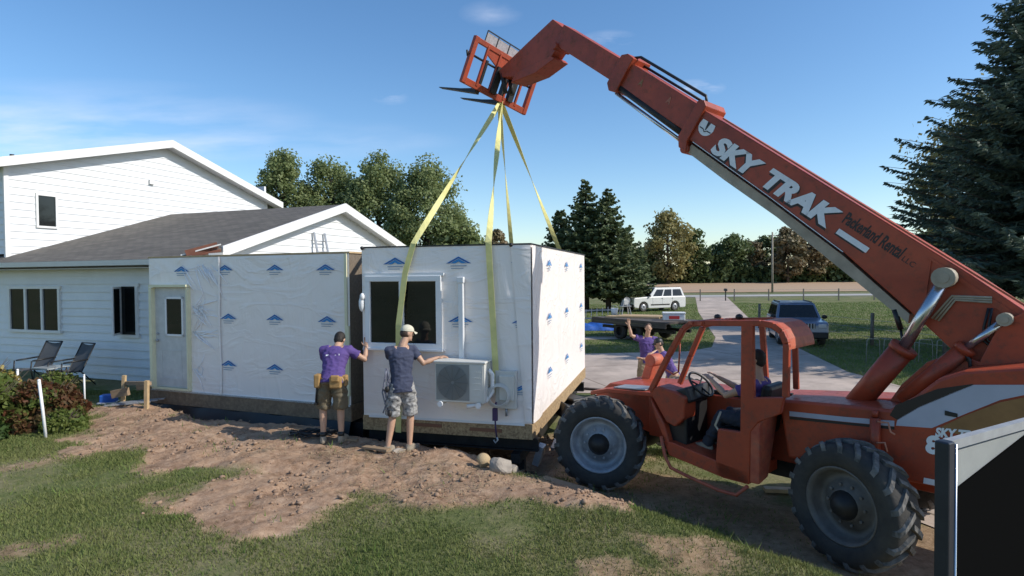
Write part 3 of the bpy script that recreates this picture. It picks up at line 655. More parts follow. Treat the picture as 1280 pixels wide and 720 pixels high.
# foundation and steel
fd = thing('foundation', 'black wrapped foundation under the module with the door', 'foundation', (LM_O[0], LM_O[1], 0), LM_A)
m = MB(); m.box((LW/2+.15, LD/2, .22), (LW+.1, LD-.1, .62)); m.build('wall', mat('black_surface', (.010, .010, .012), .45, bump=.8, bscale=3, var=.3), fd)
m = MB(); m.sheet(lambda a, b: Vector((a*LW, -.02-.16*b-.05*math.sin(a*23)*b, .56-.40*b-.02*math.sin(a*31+b*4))), 60, 8); m.build('membrane', MATS['black_surface'], fd, fix=False)
sk = thing('steel_skid', 'black steel skid frame beneath the hanging module', 'skid', (RM_O[0], RM_O[1], 0), RM_A)
for y in (.25, 2.6, 5.0):
    m = MB(); m.box((-RW/2+.0, y, .58), (RW+.1, .14, .02)); m.box((-RW/2, y, .50), (RW+.1, .02, .16)); m.box((-RW/2, y, .41), (RW+.1, .14, .02)); m.build('cross_beam', DARK, sk)
for x in (-RW+.2, -.25):
    m = MB(); m.box((x, RD/2, .33), (.14, RD, .14)); m.build('rail', DARK, sk)
for x in (-RW+.2, -.25):
    for y in (.35, 4.9):
        m = MB(); m.box((x, y, .12), (.12, .12, .32)); m.box((x, y, -.03), (.32, .32, .04)); m.build('leg', DARK, sk)
m = MB(); m.box((.02, .4, .30), (.10, .22, .3), Matrix.Rotation(.3, 3, 'Y')); m.box((.15, 1.2, .35), (.06, .8, .05), Matrix.Rotation(.2, 3, 'X')); m.build('hitch_plate', STEEL, sk)
# ---- air conditioner outdoor unit with line cover
def RMP(x, y, z): c, s = math.cos(RM_A), math.sin(RM_A); return Vector((RM_O[0]+x*c-y*s, RM_O[1]+x*s+y*c, z))
ac = thing('air_conditioner', 'off-white outdoor heat pump unit bracketed below the window with a vertical line cover', 'air conditioner', RMP(-.97, -.05, 1.215), RM_A)
ac.scale = (.88, .88, .93)
m = MB(); m.box((0, -.22, .305), (.86, .34, .61)); m.box((0, -.22, .625), (.90, .38, .035)); m.build('casing', OFFW, ac, bevel=.012)
m = MB()
for k in range(15): 
    m.lathe([(.03+.0165*k, 0), (.034+.0165*k, .006)], (-.12, -.404, .31), (0, -1, 0), 32)
for k in range(12): a = k*math.pi/6; m.bar((-.12+.03*math.cos(a), -.408, .31+.03*math.sin(a)), (-.12+.27*math.cos(a), -.408, .31+.27*math.sin(a)), .006, .006)
gr = m.build('fan_grille', mat('grey_grille', (.16, .165, .16), .6), ac)
m = MB(); m.lathe([(0.0001, 0), (.275, 0)], (-.12, -.3935, .31), (0, -1, 0), 32)
m.box((-.12, -.3925, .31), (.58, .003, .56)); m.build('fan_panel', mat('fan_panel', (.24, .25, .24), .5), ac)
m = MB(); m.box((.30, -.394, .31), (.20, .008, .56)); 
for k in range(5): m.box((.30, -.40, .12+.09*k), (.14, .006, .012))
m.build('service_panel', OFFW, ac)
for x in (-.33, .33):
    m = MB(); m.bar((x, .04, -.03), (x, -.42, -.03), .04, .05); m.bar((x, .03, -.03), (x, .03, .45), .04, .02); m.tube([(x, -.44, -.03), (x, -.40, -.03)], .045, 10); m.build('bracket', WHITEP, ac)
m = MB(); m.box((-.09, -.02, 1.28), (.09, .07, 1.31)); m.box((-.09, -.025, 1.90), (.12, .09, .10)); m.build('line_cover', WHITEP, ac, bevel=.012)
m = MB(); m.tube([(.44, -.2, .5), (.50, -.18, .42), (.50, -.18, .15), (.42, -.25, .02), (.25, -.35, -.04), (.12, -.37, -.06)], .035, 8); m.build('insulated_pipe', WHITEP, ac)
em = thing('electric_box', 'pale grey electrical disconnect box right of the heat pump', 'electrical box', RMP(-.36, -.03, 1.1), RM_A)
m = MB(); m.box((0, -.04, .27), (.32, .08, .56)); m.build('backplate', OFFW, em, bevel=.01)
m = MB(); m.box((0.02, -.10, .30), (.22, .05, .36)); m.build('cover', OFFW, em, bevel=.01)
m = MB(); m.tube([(0, -.05, 0), (0, -.05, -.12)], .02); m.build('conduit', STEEL, em)
# ---- straps
APEX = None
def ribbon(mb, pts, w, side, tw=0, nseg=24, th=.006):
    # flat webbing along a polyline; side = direction of the width
    P_ = []
    for i in range(len(pts)-1):
        a = Vector(pts[i]); b = Vector(pts[i+1]); k = nseg if (b-a).length > 1.5 else 8
        for j in range(k): P_.append((a.lerp(b, j/k), i+j/k))
    P_.append((Vector(pts[-1]), len(pts)-1)); side = Vector(side).normalized(); vs = []
    for i, (p, s_) in enumerate(P_):
        d = (P_[min(i+1, len(P_)-1)][0]-P_[max(i-1, 0)][0]).normalized(); sd_ = (side-d*side.dot(d)).normalized(); nn = sd_.cross(d)
        ang = tw*max(0, 1-s_); sv = sd_*math.cos(ang)+nn*math.sin(ang); n2 = -sd_*math.sin(ang)+nn*math.cos(ang)
        for a, b in ((-1, -1), (1, -1), (1, 1), (-1, 1)): vs.append(p+sv*(a*w/2)+n2*(b*th/2))
    L = len(P_); fs = [(i*4+k, i*4+(k+1) % 4, (i+1)*4+(k+1) % 4, (i+1)*4+k) for i in range(L-1) for k in range(4)]+[(0, 1, 2, 3), (L*4-1, L*4-2, L*4-3, L*4-4)]
    mb.add(vs, fs)
TO = Vector((2.04, 9.3, 0)); TF = Vector((-.692, .722, 0)).normalized(); TLF = Vector((-TF.y, TF.x, 0)); TA = math.atan2(TF.y, TF.x)
def TW(x, y, z): return TO+TF*x+TLF*y+Vector((0, 0, z))
apex = TW(3.36, -.12, 6.42)
sdx = (math.cos(RM_A), math.sin(RM_A), 0)
GS = 'yellow webbing lifting straps'
for nm, lab, pts, sd_, tw in [
    ('f1', 'yellow webbing lifting strap crossing the window front of the hanging module', [apex, RMP(-1.82, -.05, R1+.05), RMP(-1.95, -.075, 3.1), RMP(-2.05, -.12, 2.3), RMP(-2.1, -.06, R0), RMP(-2.12, -.03, .62)], sdx, 4.2),
    ('f2', 'yellow webbing lifting strap running down past the heat pump to a ratchet', [apex+Vector((.03, 0, 0)), RMP(-.62, -.05, R1+.05), RMP(-.60, -.07, 3.2), RMP(-.50, -.10, 1.45), RMP(-.46, -.06, 1.15)], sdx, 5.5)]:
    m = MB(); ribbon(m, pts, .092, sd_, tw); props(m.build('lifting_strap', STRAP), lab, 'strap', GS)
for lab, pts, tw in [
    ('yellow webbing lifting strap behind, nearly vertical from the fork to the roof', [apex+Vector((-.02, .03, 0)), RMP(-1.75, RD+.05, R1+.03), RMP(-1.75, RD+.06, .62)], 3.),
    ('thin yellow lifting strap slanting down right to the far edge of the roof', [apex+Vector((.02, .03, 0)), RMP(-.55, RD+.05, R1+.03), RMP(-.55, RD+.06, .62)], 3.6)]:
    m = MB(); ribbon(m, pts, .095, sdx, tw); props(m.build('lifting_strap', STRAP), lab, 'strap', GS)
m = MB(); m.tube([apex+Vector((-.02, 0, .14)), apex+Vector((0, 0, 0)), apex+Vector((0, 0, -.35))], .045, 8); props(m.build('strap_loop', STRAP), 'yellow strap eyes bunched over the far fork tine', 'strap loop')
rt = thing('ratchet_tensioner', 'dark ratchet and coiled strap hanging at the end of the front strap', 'ratchet', RMP(-.50, -.22, 1.30), RM_A)
m = MB()
for k in range(4): m.lathe([(.17-.012*k, -.03+.012*k), (.18-.012*k, -.02+.012*k), (.17-.012*k, -.01+.012*k), (.165-.012*k, -.02+.012*k)], (0.06, 0, 0), (.25, -1, .1), 28, closed=True)
m.build('coil', OFFW, rt)
m = MB(); m.box((.0, .03, -.28), (.07, .05, .18)); m.tube([(0, .03, -.2), (0.02, .02, -.1)], .015); m.tube([(0, .03, -.36), (0, .05, -.5), (.01, .07, -.62)], .012); m.build('ratchet', STRAPD, rt)
m = MB(); m.tube([(.0, .08, -.60), (.03, .06, -.66), (.0, .04, -.70), (-.03, .05, -.66)], .014); m.build('hook', STEEL, rt)
# ================================================================ TELEHANDLER
th = thing('telehandler', 'red telescopic handler with open cab, its long boom raised over the hanging module', 'telehandler', (TO.x, TO.y, 0), TA)
def mx(px, py, Y):          # local (X, Z) of a landmark on the machine's plane at lateral offset Y
    q = ray(px, py); o = TO+TLF*Y; nrm = Vector((TF.y, -TF.x, 0))
    t = (o.dot(nrm))/(q.x*nrm.x+q.y*nrm.y); p = Vector((q.x*t, q.y*t, 0))
    return (p-o).dot(TF), CZ+q.z*t
XZ = lambda a, b, t: Vector((a, t, b))
def make_wheel(name, X, Ysign, steer):
    RIM_ = RIM if X > -1 else RIMD
    r0 = .655; W = .40
    e = MB()
    # rim: dish with bolt ring, axis along local y, outside = +y
    prof = [(.385, -.17), (.40, -.16), (.37, -.12), (.36, -.02), (.36, .10), (.395, .155), (.40, .17), (.385, .175), (.35, .12), (.335, .04), (.26, .02), (.25, .055), (.17, .07), (.165, .10), (.10, .11), (.0001, .11)]
    e.lathe(prof, (0, 0, 0), (0, 1, 0), 40)
    for k in range(10):
        a = k*math.pi/5; e.tube([(.205*math.cos(a), .05, .205*math.sin(a)), (.205*math.cos(a), .085, .205*math.sin(a))], .016, 6)
    rim = e.build('wheel', RIM_, th); rim.location = (X, 1.13*Ysign, .655); rim.rotation_euler = (0, 0, steer+(math.pi if Ysign < 0 else 0))
    h = MB(); h.lathe([(.15, .07), (.15, .12), (.11, .16), (.09, .20), (.0001, .21)], (0, 0, 0), (0, 1, 0), 20); h.build('hub', DARK, rim)
    t = MB()
    t.lathe([(.39, -.165), (.45, -.19), (.53, -.20), (.59, -.18), (.615, -.14), (.62, 0), (.615, .14), (.59, .18), (.53, .20), (.45, .19), (.39, .165), (.37, 0)], (0, 0, 0), (0, 1, 0), 56, closed=True)
    n = 19
    for k in range(n):
        for sg in (1, -1):
            a0 = 2*math.pi*(k+(.5 if sg < 0 else 0))/n
            vs = []
            for (y, da, rt_) in [(-.015, 0, .652), (.07, .10, .655), (.14, .20, .648), (.178, .26, .625), (.192, .275, .58)]:
                for w_ in (-.052, .052):
                    for rr_ in (rt_-.055, rt_):
                        a = a0+da+w_*(1.1 if rr_ < rt_ else .8); vs.append((rr_*math.cos(a), sg*y, rr_*math.sin(a)))
            fs = [(0, 1, 3, 2)]; L = 5
            for i in range(L-1):
                b = i*4; c = b+4
                fs += [(b+1, b+3, c+3, c+1), (b, b+1, c+1, c), (b+3, b+2, c+2, c+3)]
            fs.append((16, 18, 19, 17)); t.add(vs, fs, 1)
    t.build('tyre', [RUBBER, LUG], rim)
    return rim
for X_, ys, st in ((-.02, 1, R_(27)), (-.02, -1, R_(24)), (-3.27, 1, R_(-19)), (-3.27, -1, R_(-17))): make_wheel('wheel', X_, ys, st)
# axles and chassis
for X_ in (-.02, -3.27): m = MB(); m.tube([(X_, -.95, .62), (X_, .95, .62)], .13, 12); m.ball((X_, 0, .62), (.28, .3, .24), 14); m.build('axle', DARK, th)
m = MB()
m.prism([(.45, .85), (.62, 1.15), (.35, 1.36), (-.6, 1.42), (-4.9, 1.42), (-4.9, .80), (-3.9, .72), (-.4, .72)], XZ, -.42, .42)
m.build('chassis', RED, th, bevel=.02)
bp_ = [mx(x, y, .84) for x, y in [(973, 499), (1065, 507), (1112, 512), (1140, 498), (1172, 474), (1205, 464), (1285, 459), (1300, 625), (1188, 612), (1120, 600), (1088, 583), (985, 573)]]
m = MB(); m.prism(bp_, XZ, .30, .84); body = m.build('engine_cover', RED, th, bevel=.03)
def decal(px, Y, mt, name, parent, th_=.004):
    d = MB(); d.prism([mx(a, b, Y) for a, b in px], XZ, Y, Y+th_); return d.build(name, mt, parent)
decal([(1122, 524), (1150, 508), (1190, 491), (1217, 481), (1284, 481), (1284, 493), (1250, 500), (1205, 518), (1165, 535), (1120, 532)], .842, SILVERP, 'silver_stripe', body)
decal([(1112, 519), (1120, 506), (1172, 486), (1215, 480), (1218, 481.5), (1190, 492), (1150, 509), (1122, 525)], .842, LETTERB, 'black_stripe', body)
decal([(987, 514), (1055, 521), (1118, 526), (1118, 533), (1055, 527), (987, 520)], .842, SILVERP, 'side_stripe', body)
decal([(987, 520.5), (1055, 527.5), (1118, 533.5), (1118, 537), (987, 524)], .842, LETTERB, 'shadow_stripe', body)
decal([(1172, 536), (1205, 520), (1250, 503), (1284, 496), (1284, 524), (1215, 546), (1205, 545)], .842, OCHRE, 'ochre_patch', body)
decal([(1181, 513), (1197, 517), (1197, 522), (1181, 519)], .848, BLACK, 'latch', body)
decal([(1155, 597), (1170, 600), (1169, 607), (1154, 604)], .842, LETTER, 'fuel_label', body)
def tele_text(body_, px0, px1, h, Y, mt, bold=0, shear=.0, name='lettering', parent=None, depth=.002):
    a = Vector((*mx(*px0, Y), 0)); b = Vector((*mx(*px1, Y), 0)); d = (b-a); L = d.length; d.normalize()
    ex = Vector((d.x, 0, d.y)); ez = Vector((-d.y, 0, d.x)); ez = -ez if ez.z < 0 else ez
    M = Matrix(((ex.x, ez.x, 0, a.x), (0, 0, 1, Y), (ex.z, ez.z, 0, a.y), (0, 0, 0, 1)))
    o = text_mesh(body_, h*1.38, depth, mt, name, parent, Matrix.Identity(4), shear, bold)
    xs_ = [v.co.x for v in o.data.vertices]; k = L/(max(xs_)-min(xs_)); o.data.transform(M @ Matrix.Diagonal((k, 1, 1, 1)) @ Matrix.Translation((-min(xs_), 0, 0))); o.data.flip_normals(); return o
tele_text('SKY TRAK', (1169, 545), (1238, 552), .085, .850, LETTER, .006, .25, 'model_lettering', body)
tele_text('8042', (1157, 565), (1232, 575), .17, .850, LETTER, .012, .1, 'model_number', body)
m = MB(); m.prism([mx(x, y, .3) for x, y in [(1105, 512), (1128, 480), (1160, 452), (1195, 440), (1225, 452), (1250, 405), (1300, 380), (1320, 440), (1320, 520), (1105, 520)]], XZ, .28, .34)
m.prism([mx(x, y, .3) for x, y in [(1105, 512), (1128, 480), (1160, 452), (1195, 440), (1225, 452), (1250, 405), (1300, 380), (1320, 440), (1320, 520), (1105, 520)]], XZ, -.36, -.30)
m.build('boom_tower', RED, th, bevel=.01)
m = MB(); m.prism([mx(x, y, -.4) for x, y in [(975, 492), (1120, 497), (1180, 480), (1290, 470), (1290, 560), (975, 560)]], XZ, -.85, -.30); m.build('right_cover', RED, th, bevel=.03)
m = MB(); m.tube([(*[mx(1094, 580, .88)[0]], .88, mx(1094, 580, .88)[1]), (mx(1094, 522, .88)[0], .88, mx(1094, 522, .88)[1])], .05, 10); 
q = mx(1094, 520, .88); m.tube([(q[0], .88, q[1]-.01), (q[0], .88, q[1]+.06)], .03, 8); m.build('marker_post', RED, th)
m = MB(); q = mx(1100, 530, .93); 
m.tube([(q[0]+.02, .93, q[1]+.02), (q[0]-.08, .95, q[1]+.03), (q[0]-.1, .95, q[1]-.06), (q[0]-.14, .95, q[1]-.08)], .010, 6, cap=True); m.tube([(q[0]+.03, .93, q[1]-.2), (q[0]-.05, .95, q[1]-.18), (q[0]-.07, .95, q[1]-.27)], .010, 6); m.build('tied_cord', mat('salmon_cord', (.5, .2, .12), .7), th)
# ---- boom
BA = R_(37.5); ca, sa = math.cos(BA), math.sin(BA)
def bp2(s, n): return (-4.54+s*ca-n*sa, 2.61+s*sa+n*ca)
def B3(s, n, Y): x, z = bp2(s, n); return Vector((x, Y, z))
SN = lambda a, b, t: B3(a, b, t)
boom = MB(); boom.prism([(-.55, -.02), (-.45, .02), (.6, .06), (3.8, .07), (4.42, .07), (4.42, -.36), (2.84, -.40), (1.7, -.455), (.7, -.585), (.2, -.66), (-.2, -.70), (-.6, -.45)], SN, -.25, .25)
boom = boom.build('boom', RED, th, bevel=.012)
m = MB(); m.prism([(4.22, -.40), (2.84, -.44), (1.7, -.495), (.75, -.61), (.70, -.70), (1.7, -.63), (2.6, -.56), (3.5, -.55), (4.22, -.52)], SN, -.20, .215); m.build('hose_tray', BEIGE, boom)
m = MB(); m.prism([(4.2, -.355), (2.84, -.395), (1.7, -.45), (1.7, -.458), (2.84, -.403), (4.2, -.363)], SN, .25, .262); m.build('edge_strip', LETTER, boom)
m = MB(); m.prism([(4.30, .13), (4.27, -.40), (4.20, -.52), (4.34, -.52), (4.44, -.40), (4.46, .13), (4.38, .18)], SN, -.29, .29); m.tube([B3(4.26, -.50, -.25), B3(4.26, -.50, .27)], .065, 14); m.build('boom_collar', RED, boom, bevel=.01)
m = MB()
m.bar(B3(-.4, .075, .235), B3(4.0, .10, .235), .03, .02); m.build('hose_guard', REDW, boom)
m = MB()
m.prism([(4.4, .08), (6.0, .09), (6.0, -.29), (4.4, -.31)], SN, -.19, .19); mid = m.build('middle_section', RED, boom, bevel=.01)
m = MB(); m.prism([(5.86, .17), (5.86, -.38), (6.0, -.42), (6.10, -.34), (6.10, .12), (6.0, .18)], SN, -.24, .24); m.build('section_collar', RED, mid, bevel=.01)
m = MB(); m.prism([(6.0, .06), (7.62, .05), (7.58, -.30), (6.0, -.29)], SN, -.145, .145); inn = m.build('inner_section', RED, boom, bevel=.01)
m = MB(); m.tube([B3(4.4, .12, .1), B3(4.5, .22, .1), B3(5.85, .22, .1), B3(5.98, .15, .1)], .022, 8); m.tube([B3(4.4, .12, -.1), B3(5.95, .12, -.1)], .02, 8); m.build('hose', BLACK, boom)
m = MB(); m.tube([B3(4.3, -.36, .16), B3(5.9, -.30, .16)], .05, 12); m.build('extension_cylinder', DARK, boom)
m = MB(); m.tube([B3(4.2, -.47, .1), B3(5.95, -.41, .1)], .028, 10); m.build('extension_rod', CHROME, boom)
m = MB(); m.bar(B3(.6, -.60, .255), B3(.95, -.02, .255), .03, .012); m.prism([(-.45, -.08), (.0, -.10), (1.0, -.02), (.95, .0), (-.4, -.04)], SN, .25, .262); m.build('rib', RED, boom)
# lettering on the boom side
def boom_text(s0, s1, n0, h, txt, mt, bold, shear, name, Y=.2515, sx=None, d=.0015):
    o = text_mesh(txt, h*1.38, d, mt, name, boom, Matrix.Identity(4), shear, bold)
    xs_ = [v.co.x for v in o.data.vertices]; L = s0-s1; k = L/(max(xs_)-min(xs_))
    ex = Vector((-ca, 0, -sa)); ez = Vector((-sa, 0, ca)); a = B3(s0, n0, Y)
    M = Matrix(((ex.x, ez.x, 0, a.x), (0, 0, 1, a.y), (ex.z, ez.z, 0, a.z), (0, 0, 0, 1)))
    o.data.transform(M @ Matrix.Diagonal((k, 1, 1, 1)) @ Matrix.Translation((-min(xs_), 0, 0))); o.data.flip_normals(); return o
for (w_, s0, s1) in (('SKY', 3.90, 3.12), ('TRAK', 3.02, 1.98)):
    boom_text(s0-.015, s1-.015, -.345, .235, w_, LETTERB, .028, .22, 'letter_shadow', .2512)
    boom_text(s0, s1, -.325, .235, w_, LETTER, .018, .22, 'boom_lettering', .2545)
boom_text(1.93, 1.20, -.185, .14, 'Packerland Rental', LETTERB, .0055, .0, 'owner_lettering', .2515); boom_text(1.17, 1.03, -.185, .06, 'LLC', LETTERB, .0, 0, 'owner_lettering', .2515)
m = MB(); m.prism([(1.90, -.26), (1.50, -.26), (1.50, -.325), (1.90, -.325)], SN, .252, .258); m.build('white_plate', LETTER, boom)
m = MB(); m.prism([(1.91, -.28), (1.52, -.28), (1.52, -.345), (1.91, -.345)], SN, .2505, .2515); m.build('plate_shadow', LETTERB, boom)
# shield emblem: pale rounded shield with a dark pointer
DX = .17
m = MB(); m.prism([(4.08+DX, -.03), (3.86+DX, -.03)]+[(3.97+DX+.125*math.cos(t), -.09+.13*math.sin(t)) for t in np.linspace(math.pi+.1, 2*math.pi-.1, 12)], SN, .252, .255); em_ = m.build('shield_emblem', LETTER, boom)
m = MB(); m.prism([(3.99+DX, -.03), (3.94+DX, -.03), (3.955+DX, -.14), (3.97+DX, -.14)], SN, .256, .258); m.prism([(4.07+DX, -.135), (4.0+DX, -.135), (3.965+DX, -.16), (3.93+DX, -.135), (3.86+DX, -.135), (3.87+DX, -.148), (3.93+DX, -.148), (3.965+DX, -.175), (4.0+DX, -.148), (4.06+DX, -.148)], SN, .256, .258); m.build('emblem_mark', LETTERB, em_)
boom_text(5.58, 5.50, -.12, .10, 'A', OCHRE, .004, .0, 'section_letter', .1925); boom_text(4.98, 4.90, -.12, .10, 'A', mat('faded_letter', (.40, .14, .08), .6), .004, .0, 'section_letter', .1925)
# cylinders
def cyl(a, b, c, r, rr_, Y, name, rodn):
    A, B_, C_ = [Vector((mx(*p, Y)[0], Y, mx(*p, Y)[1])) for p in (a, b, c)]
    m = MB(); m.tube([A, B_], r, 16); m.tube([A+(B_-A)*.97, B_+(B_-A).normalized()*.04], r*1.12, 16); o = m.build(name, RED, th)
    m = MB(); m.tube([B_, C_+(B_-C_).normalized()*.05], rr_, 12); m.build(rodn, CHROME, o)
    m = MB(); m.tube([C_+Vector((0, -.09, 0)), C_+Vector((0, .09, 0))], rr_*1.7, 16); m.tube([C_+Vector((0, .09, 0)), C_+Vector((0, .10, 0))], rr_*.9, 12); m.build('pin', BEIGE, o)
cyl((1064, 512), (1128, 437), (1181, 347), .125, .062, .36, 'lift_cylinder', 'rod')
cyl((1128, 500), (1205, 437), (1257, 399), .085, .038, .34, 'compensation_cylinder', 'rod')
m = MB()
for k in range(4):
    y = .30+.03*k; P_ = [mx(*p, y) for p in [(1178, 470-2*k), (1186, 452-2*k), (1200, 445-2*k), (1212, 455-2*k), (1214, 478)]]; m.tube([(a, y, b) for a, b in P_], .016, 7)
for k in range(2):
    y = .29+.02*k; P_ = [mx(*p, y) for p in [(1236+4*k, 385), (1230+6*k, 408), (1228+6*k, 425), (1250+6*k, 442), (1285, 455)]]; m.tube([(a, y, b) for a, b in P_], .013, 7)
m.build('hydraulic_hose', BLACK, th)
m = MB()
for k in range(3):
    P_ = [mx(*p, .275) for p in [(1165+4*k, 398+1.5*k), (1190+2*k, 370+2.5*k), (1240, 372+3*k)]]; m.tube([(a, .275, b) for a, b in P_], .012, 7)
m.build('steel_line', BEIGE, th)
m = MB(); a, b = mx(1118, 387, .2), mx(1126, 412, .2); m.tube([(a[0], .2, a[1]), (b[0], .2, b[1])], .03, 8); m.tube([(b[0], .2, b[1]), (mx(1130, 440, .2)[0], .2, mx(1130, 440, .2)[1])], .015, 8); m.build('damper', BLACK, th)
# ---- boom head and fork carriage
m = MB(); hd = [mx(x, y, .13) for x, y in [(691, 24), (658, 55), (624, 88), (626, 97), (643, 96), (668, 84), (689, 72), (697, 60), (703, 52), (704, 34)]]
m.prism(hd, XZ, -.14, .14); head = m.build('boom_head', RED, boom, bevel=.012)
m = MB(); m.prism([mx(x, y, .16) for x, y in [(640, 104), (645, 92), (690, 70), (694, 74), (670, 92), (655, 98)]], XZ, -.19, .19)
m.tube([(*[mx(692, 57, .2)[0]], -.2, mx(692, 57, .2)[1]), (mx(692, 57, .2)[0], .2, mx(692, 57, .2)[1])], .06, 14); m.build('tilt_cylinder_housing', RED, head, bevel=.01)
m = MB()
for y in (-.08, .10): a = mx(628, 92, .1); b = mx(634, 112, .1); m.tube([(a[0], y, a[1]), (b[0]+.05, y, b[1]-.05)], .045, 10)
m.build('linkage', DARK, head)
cg = bpy.data.objects.new('fork_carriage', None)
roll = Matrix.Rotation(R_(10), 4, 'X'); lean = Matrix.Rotation(math.atan2(.24, .80), 4, 'Y')
# carriage frame: local x forward, y left, z up, origin at centre
CM = Matrix.Translation((3.22, -.02, 6.86)) @ Matrix.Rotation(R_(11), 4, 'X') @ Matrix.Rotation(R_(-17), 4, 'Y')
CW_, CH = .84, .38
def cput(mb): 
    mb.v = [tuple(CM @ Vector(v)) for v in mb.v]; return mb
m = MB()
m.box((0, 0, CH), (.07, 2*CW_, .09)); m.box((0, 0, -CH), (.07, 2*CW_, .12))
for y in (-CW_+.04, CW_-.04): m.box((0, y, 0), (.09, .09, 2*CH+.10))
for y in (-.5, -.18, .18, .5): m.box((-.02, y, 0), (.05, .045, 2*CH))
m.prism([(-.35, CH), (.55, CH), (.45, CH-.16), (.15, CH-.28), (-.1, CH-.12)], lambda a, b, t: Vector((t, a, b)), -.02, .012)
car = cput(m).build('fork_carriage', RED, boom, bevel=.006)
m = MB(); m.tube([(.02, -CW_, .10), (.02, CW_, .10)], .022, 8); cput(m).build('fork_shaft', DARK, car)
m = MB()
for z in (CH+.24,): m.bar((-.02, -.25, z), (-.02, CW_-.22, z), .02, .02)
for y in (-.25, .05, .34, CW_-.22): m.bar((-.02, y, CH), (-.02, y, CH+.24), .015, .015, up=(0, 1, 0))
cput(m).build('backrest_rail', DARK, car)
m = MB(); m.box((-.015, .20, CH+.12), (.004, .82, .18)); cput(m).build('backrest_mesh', mat('expanded_mesh', (.45, .42, .44), .6, var=.4, vscale=20), car)
for y in (.42, -.14):
    m = MB(); m.bar((.03, y, .14), (.03, y, -CH-.05), .11, .05, up=(0, 1, 0))
    m.prism([(.0, -CH-.03), (.06, -CH-.03), (.5, -CH-.06), (1.25, -CH-.075), (1.28, -CH-.085), (.0, -CH-.12)], lambda a, b, t: Vector((a, t, b)), y-.05, y+.05)
    cput(m); m.build('fork_tine', DARK, car)
m = MB(); m.box((-.03, -.33, -.05), (.1, .12, .62)); m.box((-.03, .12, -.12), (.12, .14, .5)); cput(m).build('pivot_bracket', DARK, car)
m = MB(); m.tube([(.0, CW_+.02, .08), (-.05, CW_+.10, .10), (-.06, CW_+.06, .02)], .02, 8); cput(m).build('shackle', DARK, car)
# ---- cab
YC = 1.16; YI = .36
def cb_(px, Y=YC): return mx(px[0], px[1], Y)
m = MB()
def pill(pts, Y, r=.038, mb=None):
    P_ = [mx(x, y, Y) for x, y in pts]; mb.tube([(a, Y-r if Y > .8 else Y, b) for a, b in P_], r, 8)
def railing(mb, pts, Y, w_=.07, d=.07):
    P_ = [Vector((*mx(x, y, Y), 0)) for x, y in pts]
    for a, b in zip(P_[:-1], P_[1:]): mb.bar((a.x, Y-d/2, a.y), (b.x, Y-d/2, b.y), d, w_, up=(0, 1, 0))
railing(m, [(812, 489), (834, 445), (853, 411), (862, 405), (880, 404), (950, 404), (966, 407), (976, 415), (982, 430), (981, 497)], YC)
railing(m, [(848, 480), (862, 445), (877, 409)], .40, .06); railing(m, [(877, 407), (905, 401), (965, 400), (978, 404), (992, 420), (994, 487)], .40, .05)
railing(m, [(951, 404), (957, 490)], .42, .06)
fr_ = m.build('cab_frame', RED, th, bevel=.012)
zt = mx(870, 402, YC)[1]; 
m = MB(); xa, xb = mx(862, 404, YC)[0], mx(950, 404, YC)[0]
for x_ in (xa-.02, xa-.14): m.box((x_, .78, zt-.02), (.05, .8, .04))
for k in range(6): m.box((xa-.08, .48+.12*k, zt-.02), (.10, .03, .03))
# curved rear roof
prof_ = [mx(x, y, YC) for x, y in [(940, 402), (955, 402), (968, 405), (977, 412), (984, 424), (986, 434)]]
for (a, b) in zip(prof_[:-1], prof_[1:]):
    m.add([(a[0], .40, a[1]), (a[0], YC-.005, a[1]), (b[0], YC-.005, b[1]), (b[0], .40, b[1]), (a[0], .40, a[1]-.03), (a[0], YC-.005, a[1]-.03), (b[0], YC-.005, b[1]-.03), (b[0], .40, b[1]-.03)], [(0, 1, 2, 3), (7, 6, 5, 4), (0, 4, 5, 1), (1, 5, 6, 2), (2, 6, 7, 3), (3, 7, 4, 0)])
m.build('cab_roof', REDW, th)
m = MB(); bq = mx(932, 410, YC)[0]; 
m.prism([cb_(p) for p in [(926, 406), (941, 406), (942, 497), (974, 497), (980, 497), (975, 518), (948, 528), (938, 540), (936, 606), (905, 598), (893, 592), (897, 536), (925, 540)]], XZ, YC-.07, YC)
m.build('side_panel', RED, th, bevel=.012)
m = MB(); q0 = cb_((938, 538)); q1 = cb_((936, 606)); q2 = cb_((948, 528))
m.prism([(YC-.01, q0[1]+.02), (YC-.01, q1[1]+.02), (.90, q1[1]+.06), (.66, q0[1]+.02), (.62, q0[1]+.16), (YC-.01, q0[1]+.10)], lambda a, b, t: Vector((t, a, b)), q0[0]-.10, q0[0]+.02)
m.build('rear_fender', REDW, th, bevel=.02)
m = MB()
m.prism([cb_(p) for p in [(810, 488), (822, 483), (841, 489), (856, 497), (854, 524), (843, 534), (832, 528)]], XZ, YC-.30, YC-.01)
m.prism([cb_(p) for p in [(812, 496), (830, 530), (838, 560), (832, 556), (818, 520)]], XZ, YC-.12, YC); m.build('front_panel', RED, th, bevel=.02)
m = MB(); m.prism([cb_(p) for p in [(829, 551), (840, 553), (905, 580), (936, 590), (936, 606), (905, 598), (836, 569)]], XZ, YI, YC); m.build('cab_floor', RED, th, bevel=.01)
m = MB(); fl = [mx(x, y, YI) for x, y in [(835, 485), (990, 492), (985, 560), (845, 545)]]; m.prism(fl, XZ, YI-.05, YI); m.build('inner_panel', mat('cab_black', (.02, .018, .018), .6), th)
m = MB(); m.tube([(mx(x, y, YC)[0], YC+.03, mx(x, y, YC)[1]) for x, y in [(828, 545), (833, 570), (840, 584), (860, 594), (900, 612), (922, 618), (936, 607)]], .022, 8); m.build('step_bar', REDW, th)
